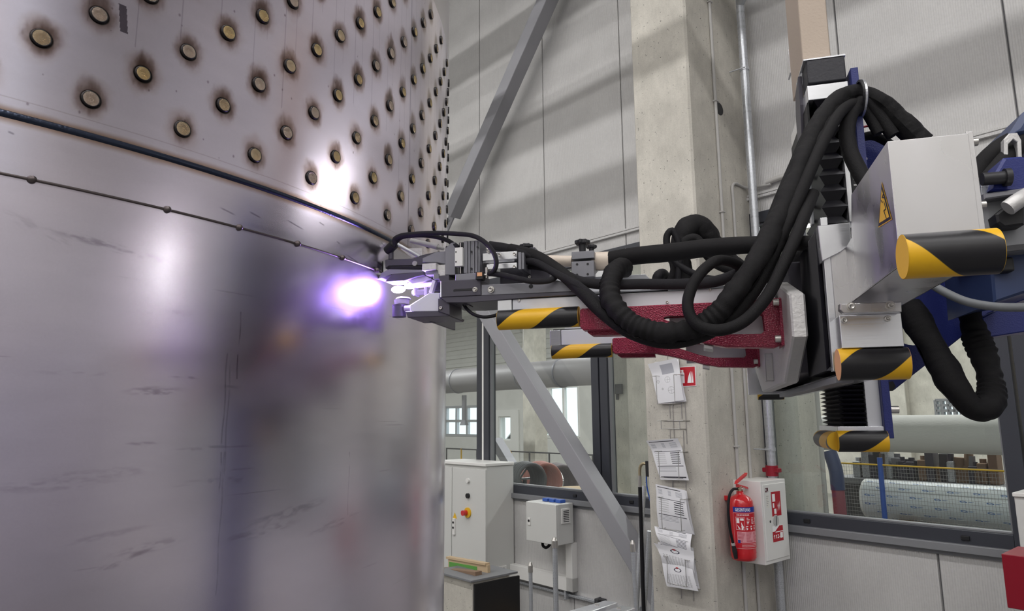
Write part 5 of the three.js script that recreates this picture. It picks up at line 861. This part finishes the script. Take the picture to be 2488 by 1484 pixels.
// white and red boxes at the right edge
{
  const g = thing('wall_cabinet', 'pale grey cabinet cut by the right edge', 'cabinet'), a = W(2463, 1206, 0.55);
  part(g, 'body', box(a.x, a.x + 0.4, FL, a.y, 0.25, 0.55, 0.006), M.cabinet); part(g, 'lid', box(a.x - 0.004, a.x + 0.41, a.y, a.y + 0.02, 0.24, 0.56, 0.004), M.cabinetWhite);
}
{
  const g = thing('red_box', 'dark red metal box low at the right edge', 'box'), a = W(2432, 1345, 1.05), b = W(2440, 1475, 1.05);
  part(g, 'body', box(a.x, a.x + 0.3, b.y, a.y, 0.79, 1.05, 0.004), M.boxRed);
  for (const y of [0.72, 0.45, 0.2]) part(g, 'side_socket', cyl(V(a.x - 0.02, b.y + (a.y - b.y) * y, 0.95), V(a.x + 0.01, b.y + (a.y - b.y) * y, 0.95), 0.016, 0.02, 14), M.black);
  part(g, 'stand', box(a.x + 0.1, a.x + 0.16, FL, b.y, 0.88, 0.94, 0.003), M.darkGrey);
}

// ================================================================ THE HALL BEYOND THE WINDOWS (wall frame, negative z)
const BZ = -12.5, BC = 4.3, BL = -32, BR = 9;
{ const g = struct('floor_beyond', 'pale floor of the hall behind the windows', 'floor'); part(g, 'slab', box(BL, BR, FL - 0.3, FL, BZ - 0.3, -0.3, 0), mat(0.62, 0.61, 0.59, 0.35, 0, { map: floorTint })); }
{ const g = struct('ceiling_beyond', 'corrugated ceiling of the hall behind the windows', 'ceiling'); part(g, 'deck', box(BL, BR, BC, BC + 0.2, BZ - 0.3, -0.3, 0), M.plaster); for (let z = -1.2; z > BZ; z -= 0.9) part(g, 'rib', box(BL, BR, BC - 0.10, BC, z - 0.16, z + 0.16, 0.02), M.plaster); }
{ const g = struct('wall_beyond_left', 'end wall of the hall behind the windows', 'wall'); part(g, 'slab', box(BL - 0.3, BL, FL, BC, BZ - 0.3, -0.14, 0), M.plaster); }
{ const g = struct('wall_beyond_right', 'end wall of the hall behind the windows', 'wall'); part(g, 'slab', box(BR, BR + 0.3, FL, BC, BZ - 0.3, -0.14, 0), M.plaster); }
{ const g = struct('wall_divider', 'wall closing the gap beside the partition', 'wall'); part(g, 'slab', [box(BL, U0, FL, BC, -0.4, -0.14, 0), box(U1, BR, FL, BC, -0.4, -0.14, 0)], M.plaster); }
// far wall with openings
const opens = [];
function opening(x0, y0, x1, y1) { const a = W(x0, y0, BZ), b = W(x1, y1, BZ); const o = [a.x, b.x, Math.min(a.y, b.y), Math.max(a.y, b.y)]; opens.push(o); return o; }
const oDoorWin = opening(1060, 990, 1162, 1058), oDoor = opening(1213, 1012, 1243, 1070), oWin = opening(1300, 943, 1408, 1062), oWinR = opening(2272, 972, 2352, 1010);
{
  const g = struct('wall_beyond', 'far wall with bright windows behind the partition', 'wall');
  for (const [l, r, n, m] of [[BL, -12, 'clad_slab', M.plaster], [-12, BR, 'concrete_slab', M.concrete]]) {
    const s = new THREE.Shape([[l, FL], [r, FL], [r, BC], [l, BC]].map(p => new THREE.Vector2(...p)));
    for (const [a, b, c, d] of opens) if (a > l && b < r) s.holes.push(new THREE.Path([[a, c], [b, c], [b, d], [a, d]].map(p => new THREE.Vector2(...p))));
    const e = new THREE.ExtrudeGeometry(s, { depth: 0.3, bevelEnabled: false }); e.translate(0, 0, BZ - 0.3); part(g, n, metreUV(e), m);
  }
  for (let y = 2.15; y < 4.2; y += 0.36) part(g, 'cladding_rib', box(BL, -12, y, y + 0.17, BZ - 0.01, BZ + 0.07, 0.03), M.plaster);
  for (let u = -11; u < BR; u += 2.4) part(g, 'pilaster', box(u, u + 0.35, FL, BC, BZ, BZ + 0.22, 0.02), M.concrete);
}
function bars(name, n, o, cols, rows, label, m = M.cabinetWhite, t = 0.05) {
  const [a, b, c, d] = o, g = struct(name + '_' + n, label, 'window'), L = [];
  for (let i = 0; i <= cols; i++) { const x = a + (b - a) * i / cols; L.push(box(x - t / 2, x + t / 2, c, d, BZ - 0.12, BZ + 0.02, 0.004)); }
  for (let i = 0; i <= rows; i++) { const y = c + (d - c) * i / rows; L.push(box(a, b, y - t / 2, y + t / 2, BZ - 0.12, BZ + 0.02, 0.004)); }
  part(g, 'window_frame', L, m); part(g, 'pane', box(a, b, c, d, BZ - 0.06, BZ - 0.055, 0), M.glass);
}
bars('window', 20, oDoorWin, 4, 2, 'windows of the sectional door far behind the tank edge', M.galv, 0.10); bars('window', 21, oDoor, 1, 1, 'small window in the far white door', M.cabinetWhite, 0.08); bars('window', 22, oWin, 3, 1, 'large bright window in the far wall', M.cabinetWhite, 0.09); bars('window', 23, oWinR, 5, 3, 'barred bright window seen at far right', M.sill, 0.06);
{ const g = struct('door_1', 'white door in the far wall', 'door'); const [a, b, c, d] = oDoor; part(g, 'door_leaf', [box(a - 0.25, a, FL, d + 0.25, BZ, BZ + 0.06, 0.006), box(b, b + 0.45, FL, d + 0.25, BZ, BZ + 0.06, 0.006), box(a, b, FL, c, BZ, BZ + 0.06, 0.006), box(a, b, d, d + 0.25, BZ, BZ + 0.06, 0.006)], M.cabinetWhite); }
// outside: ground, a white car and a shrub
{ const g = struct('yard', 'paved yard outside the far windows', 'ground'); part(g, 'paving', box(BL - 20, BR + 20, FL - 0.4, FL - 0.05, BZ - 40, BZ - 0.3, 0), mat(0.45, 0.45, 0.46, 0.9)); }
{
  const g = thing('parked_car', 'white car parked outside the far door', 'car'), x = (oDoor[0] + oDoor[1]) / 2 - 2.2, z = BZ - 3.5;
  const body = [[-1.9, 0.25], [-1.9, 0.75], [-1.7, 0.9], [-1.0, 1.0], [-0.5, 1.42], [0.7, 1.45], [1.4, 1.0], [1.95, 0.9], [2.0, 0.3]].map(p => V(x + p[0], FL + p[1]));
  part(g, 'body', plate(body, z - 0.8, z + 0.8, 0.06), M.cabinetWhite); part(g, 'windows', plate([[-0.85, 1.0], [-0.42, 1.36], [0.62, 1.38], [1.2, 1.0]].map(p => V(x + p[0], FL + p[1])), z - 0.81, z + 0.81, 0.01), M.black);
  for (const dx of [-1.25, 1.25]) part(g, 'wheel', cyl(V(x + dx, FL + 0.3, z - 0.82), V(x + dx, FL + 0.3, z + 0.82), 0.32, 0.32, 22), M.darkGrey);
}
{
  const g = thing('shrub', 'green shrub outside the large far window', 'shrub'), c = W(1328, 1048, BZ - 1.0), pos = [];
  for (let i = 0; i < 900; i++) { const a = rnd() * 6.28, e = rnd() * 3.14, r = 0.55 * Math.cbrt(rnd()), x = c.x + r * Math.cos(a) * Math.sin(e), y = c.y - 0.3 + 0.8 * r * Math.cos(e), z = c.z + r * Math.sin(a) * Math.sin(e) * 0.6, s = 0.05; for (let k = 0; k < 3; k++) pos.push(x + (rnd() - 0.5) * s, y + (rnd() - 0.5) * s, z + (rnd() - 0.5) * s); }
  const b = new THREE.BufferGeometry(); b.setAttribute('position', new THREE.Float32BufferAttribute(pos, 3)); b.computeVertexNormals(); b.setAttribute('uv', new THREE.Float32BufferAttribute(new Float32Array(pos.length / 3 * 2), 2)); const lf = part(g, 'foliage', b, mat(0.10, 0.19, 0.06, 0.8)); lf.userData.kind = 'stuff'; part(g, 'stem', cyl(V(c.x, FL, c.z), V(c.x, c.y - 0.3, c.z), 0.04, 0.03, 8), M.woodOld);
}
// lamps of the far hall
function lamp2(u0, u1, w, label) { const y = 3.9, g = thing('linear_lamp', label, 'lamp', 'wall', 'lamps of the hall beyond'); part(g, 'housing', box(u0, u1, y + 0.02, y + 0.07, w - 0.12, w + 0.12, 0.004), M.cabinetWhite); part(g, 'diffuser', box(u0 + 0.02, u1 - 0.02, y + 0.004, y + 0.02, w - 0.1, w + 0.1, 0), new THREE.MeshStandardMaterial({ color: 0xffffff, emissive: LED_COLOR, emissiveIntensity: 4 })); part(g, 'hanger', [cyl(V(u0 + 0.3, y, w), V(u0 + 0.3, BC, w), 0.006, 0.006, 6), cyl(V(u1 - 0.3, y, w), V(u1 - 0.3, BC, w), 0.006, 0.006, 6)], M.wire); const l = new THREE.RectAreaLight(LED_COLOR, LED_LEVEL * (u0 > -5.5 ? 0.7 : 1.25), u1 - u0, 0.2); l.position.set((u0 + u1) / 2, y, w); l.rotation.x = -Math.PI / 2; l.castShadow = true; g.add(l); }
lamp2(-12, -5, -4.2, 'long lamp under the corrugated ceiling, front left'); lamp2(-4, 4, -4.2, 'long lamp under the corrugated ceiling, front right'); lamp2(-28, -15, -6, 'long lamp under the corrugated ceiling, far left'); lamp2(-14, -6, -9, 'long lamp under the corrugated ceiling, rear left'); lamp2(-5, 4, -9, 'long lamp under the corrugated ceiling, rear right');
// ventilation duct across the far hall
{
  const g = thing('air_duct', 'long dark grey ventilation duct under the far ceiling', 'duct'), a = W(1120, 925, -8);
  part(g, 'duct', cyl(V(-30, a.y, -8), V(-9, a.y, -8), 0.36, 0.36, 28), mat(0.23, 0.22, 0.23, 0.5, 0.2)); for (let u = -29; u < -9; u += 1.5) part(g, 'flange', cyl(V(u - 0.02, a.y, -8), V(u + 0.02, a.y, -8), 0.385, 0.385, 28), M.anodGrey);
  const p = W(1128, 960, -8); part(g, 'extract_hose', [cyl(V(p.x, p.y, -8), V(p.x, p.y - 0.75, -8), 0.075, 0.075, 16), cyl(V(p.x, p.y - 0.75, -8), V(p.x, p.y - 0.9, -8), 0.09, 0.14, 16)], M.anodGrey);
  part(g, 'hanger', [-26, -20, -14, -10].map(u => cyl(V(u, a.y, -8), V(u, BC, -8), 0.01, 0.01, 6)), M.wire);
}
function pillar(label, px, w, wd) { const g = thing('grey_pillar', label, 'pillar'), p = W(px, 1000, w); part(g, 'shaft', box(p.x - wd / 2, p.x + wd / 2, FL, BC, w - wd / 2, w + wd / 2, 0.01), M.concrete); }
pillar('grey pillar in the far hall left of the slanting tube', 1300, -10.5, 0.55); pillar('grey pillar in the far hall seen between the frames at right of the slanting tube', 1520, -2.2, 0.45);
{ const g = thing('wall_plate', 'dark bracket plate hanging on the pillar beyond the glass', 'bracket'), p = W(1505, 945, -1.96); part(g, 'plate', [box(p.x - 0.05, p.x + 0.05, p.y - 0.06, p.y + 0.06, -1.97, -1.93, 0.004), box(p.x - 0.05, p.x - 0.02, p.y - 0.13, p.y, -1.97, -1.94, 0.003)], M.darkGrey); }
// railing
{
  const g = thing('railing', 'low dark railing across the floor of the far hall', 'railing'), a = W(1085, 1102, -9), b = W(1440, 1108, -9); a.y = b.y = -0.95;
  part(g, 'rail', [cyl(a, b, 0.02, 0.02, 8), cyl(a.clone().setY(-1.4), b.clone().setY(-1.4), 0.012, 0.012, 8)], M.darkGrey); for (let i = 0; i <= 8; i++) { const p = a.clone().lerp(b, i / 8); part(g, 'post', cyl(V(p.x, FL, p.z), V(p.x, -0.93, p.z), 0.025, 0.025, 8), i % 3 === 1 ? M.yellow : M.darkGrey); }
}
// hose reels behind the sill
function reel(label, px, py, w, r, m) { const g = thing('hose_reel', label, 'reel', 'wall', 'reels behind the sill'), p = W(px, py, w), L = []; for (let i = 0; i < 9; i++) { const t = new THREE.TorusGeometry(r * (1 - 0.07 * Math.abs(i - 4) * 0.3), 0.022, 8, 36); t.rotateY(Math.PI / 2 - 0.3); t.translate(p.x - 0.12 + i * 0.03, p.y, w); L.push(t); } part(g, 'coil', L, m); part(g, 'spokes', [0, 1, 2, 3].map(i => { const c = Math.cos(i * 0.785), s = Math.sin(i * 0.785); return cyl(V(p.x - 0.1, p.y - r * s, w - r * c), V(p.x - 0.1, p.y + r * s, w + r * c), 0.014, 0.014, 6); }), M.galv); part(g, 'stand', [cyl(V(p.x, FL, w), V(p.x, p.y, w), 0.025, 0.025, 8)], M.darkGrey); }
reel('coil of red hose behind the left window sill', 1312, 1168, -1.7, 0.24, mat(0.42, 0.16, 0.13, 0.6)); reel('coil of dark hose just left of the red coil', 1275, 1165, -1.0, 0.2, mat(0.10, 0.10, 0.11, 0.6)); reel('coil of dark hose right of the red coil', 1352, 1172, -2.4, 0.26, mat(0.12, 0.10, 0.11, 0.6));
solo('wooden_tray', 'flat wooden tray behind the left window sill', 'tray', 'wall', [cyl(V(W(1405, 1182, -1.3).x, FL, -1.3), V(W(1405, 1182, -1.3).x, -0.80, -1.3), 0.26, 0.28, 32)], M.wood);
{ const g = thing('work_bench', 'pale low platform in the far hall', 'platform'), a = W(1300, 1140, -5.2); part(g, 'deck', box(a.x - 1.6, a.x + 3.6, a.y - 0.06, a.y, -6.6, -4.0, 0.01), M.cabinetWhite); part(g, 'base', box(a.x - 1.5, a.x + 3.5, FL, a.y - 0.06, -6.5, -4.1, 0.01), M.plaster); }
{ const g = thing('chute', 'dark slanting chute in the far hall left of the big tube', 'chute'), a = W(1205, 1070, -3.4), b = W(1232, 1115, -3.4); part(g, 'trough', rod(a, b.clone().add(b.clone().sub(a).multiplyScalar(0.4)), 0.16, 0.2), M.anodGrey); const e = b.clone(); part(g, 'leg', cyl(V(e.x, FL, -3.4), e, 0.04, 0.04, 8), M.darkGrey); }
// right-hand window: rolls, pipes, net
{
  const g = thing('paper_roll', 'very long pale roll lying level behind the right window', 'roll'), w = -2.6, a = W(2000, 1010, w), b = W(2000, 1093, w), y = (a.y + b.y) / 2, r = (a.y - b.y) / 2;
  part(g, 'roll', cyl(V(-3.9, y, w), V(1.4, y, w), r, r, 48), mat(0.66, 0.65, 0.62, 0.6, 0, { bumpMap: nFine, bumpScale: 0.001 })); part(g, 'core', cyl(V(-4.05, y, w), V(1.55, y, w), r * 0.35, r * 0.35, 20), M.darkGrey);
  for (const u of [-3.6, 1.2]) part(g, 'cradle', box(u - 0.06, u + 0.06, FL, y - r * 0.7, w - 0.2, w + 0.2, 0.01), M.darkGrey);
}
const filmTex = canvasTex(1024, 512, (c, w, h) => { c.fillStyle = '#d9dde0'; c.fillRect(0, 0, w, h); c.fillStyle = '#4d6fa8'; for (let j = 0; j < 5; j++) for (let i = 0; i < 10; i++) { const x = i * 102 + (j % 2) * 50, y = j * 102 + 20; c.beginPath(); c.ellipse(x + 26, y + 18, 15, 11, 0.5, 0, 6.3); c.fill(); c.fillStyle = '#d9dde0'; c.beginPath(); c.ellipse(x + 26, y + 18, 8, 5, 0.5, 0, 6.3); c.fill(); c.fillStyle = '#4d6fa8'; c.fillRect(x + 44, y + 12, 22, 4); c.fillRect(x + 44, y + 20, 16, 4); } });
{
  const g = thing('wrapped_roll', 'roll wrapped in clear film with blue marks behind the right window', 'roll'), w = -1.05, a = W(2200, 1172, w), b = W(2200, 1262, w), y = (a.y + b.y) / 2, r = (a.y - b.y) / 2 * 1.1;
  const t = filmTex.clone(); t.wrapS = t.wrapT = THREE.RepeatWrapping; t.repeat.set(2, 3); t.rotation = Math.PI / 2; t.needsUpdate = true;
  part(g, 'roll', cyl(V(-2.3, y, w), V(0.9, y, w), r, r, 48), new THREE.MeshPhysicalMaterial({ map: t, roughness: 0.3, clearcoat: 0.6, clearcoatRoughness: 0.2 })); part(g, 'end_cap', [cyl(V(-2.32, y, w), V(-2.3, y, w), r * 0.98, r * 0.98, 40), cyl(V(0.9, y, w), V(0.92, y, w), r * 0.98, r * 0.98, 40)], M.cabinetWhite);
  for (const u of [-2.0, 0.3]) part(g, 'trestle', box(u - 0.08, u + 0.08, FL, y - r * 0.85, w - 0.2, w + 0.2, 0.01), M.woodOld);
}
{
  const g = thing('stock_rack', 'cluttered dark rack of machine parts under the long pale roll', 'rack'), w = -3.6; 
  const yb = W(2300, 1166, w).y, a = W(2060, 1166, w).x, b = W(2470, 1166, w).x;
  part(g, 'shelf', box(a, b, yb - 0.06, yb, w - 0.4, w + 0.4, 0.004), M.sill); for (const u of [a + 0.1, (a + b) / 2, b - 0.1]) part(g, 'leg', box(u - 0.04, u + 0.04, FL, yb - 0.06, w - 0.3, w + 0.3, 0.004), M.darkGrey);
  for (let i = 0; i < 34; i++) { const u = a + 0.2 + i * (b - a - 0.3) / 34 + rnd() * 0.03, h = 0.12 + rnd() * 0.22, k = rnd(); const m = [M.darkGrey, M.galv, M.anodGrey, M.woodOld, M.anodDark][Math.floor(rnd() * 5)]; part(g, 'machine_part', k < 0.5 ? cyl(V(u, yb, w + 0.2), V(u + 0.02, yb + h, w + 0.2), 0.05, 0.03 + 0.025 * rnd(), 12) : [box(u - 0.04, u + 0.04, yb, yb + h, w + 0.1, w + 0.28, 0.01), cyl(V(u, yb + h, w + 0.2), V(u, yb + 0.04 + h, w + 0.2), 0.03, 0.03, 10)], m); }
}
{
  const g = thing('safety_net', 'fine safety net with yellow rope edge behind the right window', 'net'), w = -0.75, a = W(2060, 1132, w), b = W(2460, 1150, w), y1 = -0.35, y0 = -1.2, L = [];
  const N = 70; for (let i = 0; i <= N; i++) { const x = a.x - 0.05 + (b.x + 0.3 - a.x) * i / N; L.push(new THREE.CylinderGeometry(0.0012, 0.0012, y1 - y0, 3, 1, true).translate(x, (y0 + y1) / 2, w)); } for (let j = 0; j <= 32; j++) { const y = y0 + (y1 - y0) * j / 32, c = new THREE.CylinderGeometry(0.0012, 0.0012, b.x + 0.35 - a.x, 3, 1, true); c.rotateZ(Math.PI / 2); c.translate((a.x + b.x + 0.25) / 2, y, w); L.push(c); }
  const m = part(g, 'mesh', L, mat(0.25, 0.25, 0.24, 0.8)); m.userData.kind = 'stuff';
  part(g, 'rope', cyl(V(a.x - 0.05, y1, w), V(b.x + 0.3, y1 - 0.01, w), 0.006, 0.006, 8), M.yellow, 'yellow edge rope'); const p = W(2140, 1180, w); part(g, 'post', cyl(V(p.x, FL, w), V(p.x + 0.01, y1 + 0.05, w), 0.018, 0.018, 12), M.bluePlastic, 'blue net post');
}
{
  const g = thing('pipe_group', 'vertical grey pipes just behind the left edge of the right window', 'pipes'), w = -0.55;
  for (const [px, r] of [[1925, 0.055], [1948, 0.035], [1968, 0.028], [1990, 0.024]]) { const p = W(px, 1050, w); part(g, 'pipe', cyl(V(p.x, FL, w), V(p.x, BC, w), r, r, 20), M.conduit); part(g, 'pipe_joint', cyl(V(p.x, -0.12, w), V(p.x, -0.02, w), r * 1.2, r * 1.2, 20), M.conduit); }
  const p = W(1950, 1120, w); part(g, 'valve_body', box(p.x - 0.05, p.x + 0.1, p.y - 0.05, p.y + 0.05, w - 0.08, w + 0.08, 0.02), M.conduit);
}
{
  const g = thing('worn_post', 'dark blue and red padded post left of the net', 'post'), w = -0.66, a = W(2015, 1095, w), b = W(2045, 1262, w);
  part(g, 'pad', hose([a, W(2030, 1140, w), W(2036, 1190, w)], 0.05, 20, 12), M.blueDark); part(g, 'lower_pad', hose([W(2036, 1190, w), W(2040, 1230, w), V(b.x, FL, w)], 0.045, 20, 12), mat(0.28, 0.07, 0.09, 0.7));
}
solo('concrete_pier', 'concrete pier edge immediately right of the corner pipe behind the glass', 'pier', 'wall', box(-2.66, -2.38, FL, BC, -0.44, -0.16, 0.01), M.concrete);

finalize();
renderer.render(scene, camera);
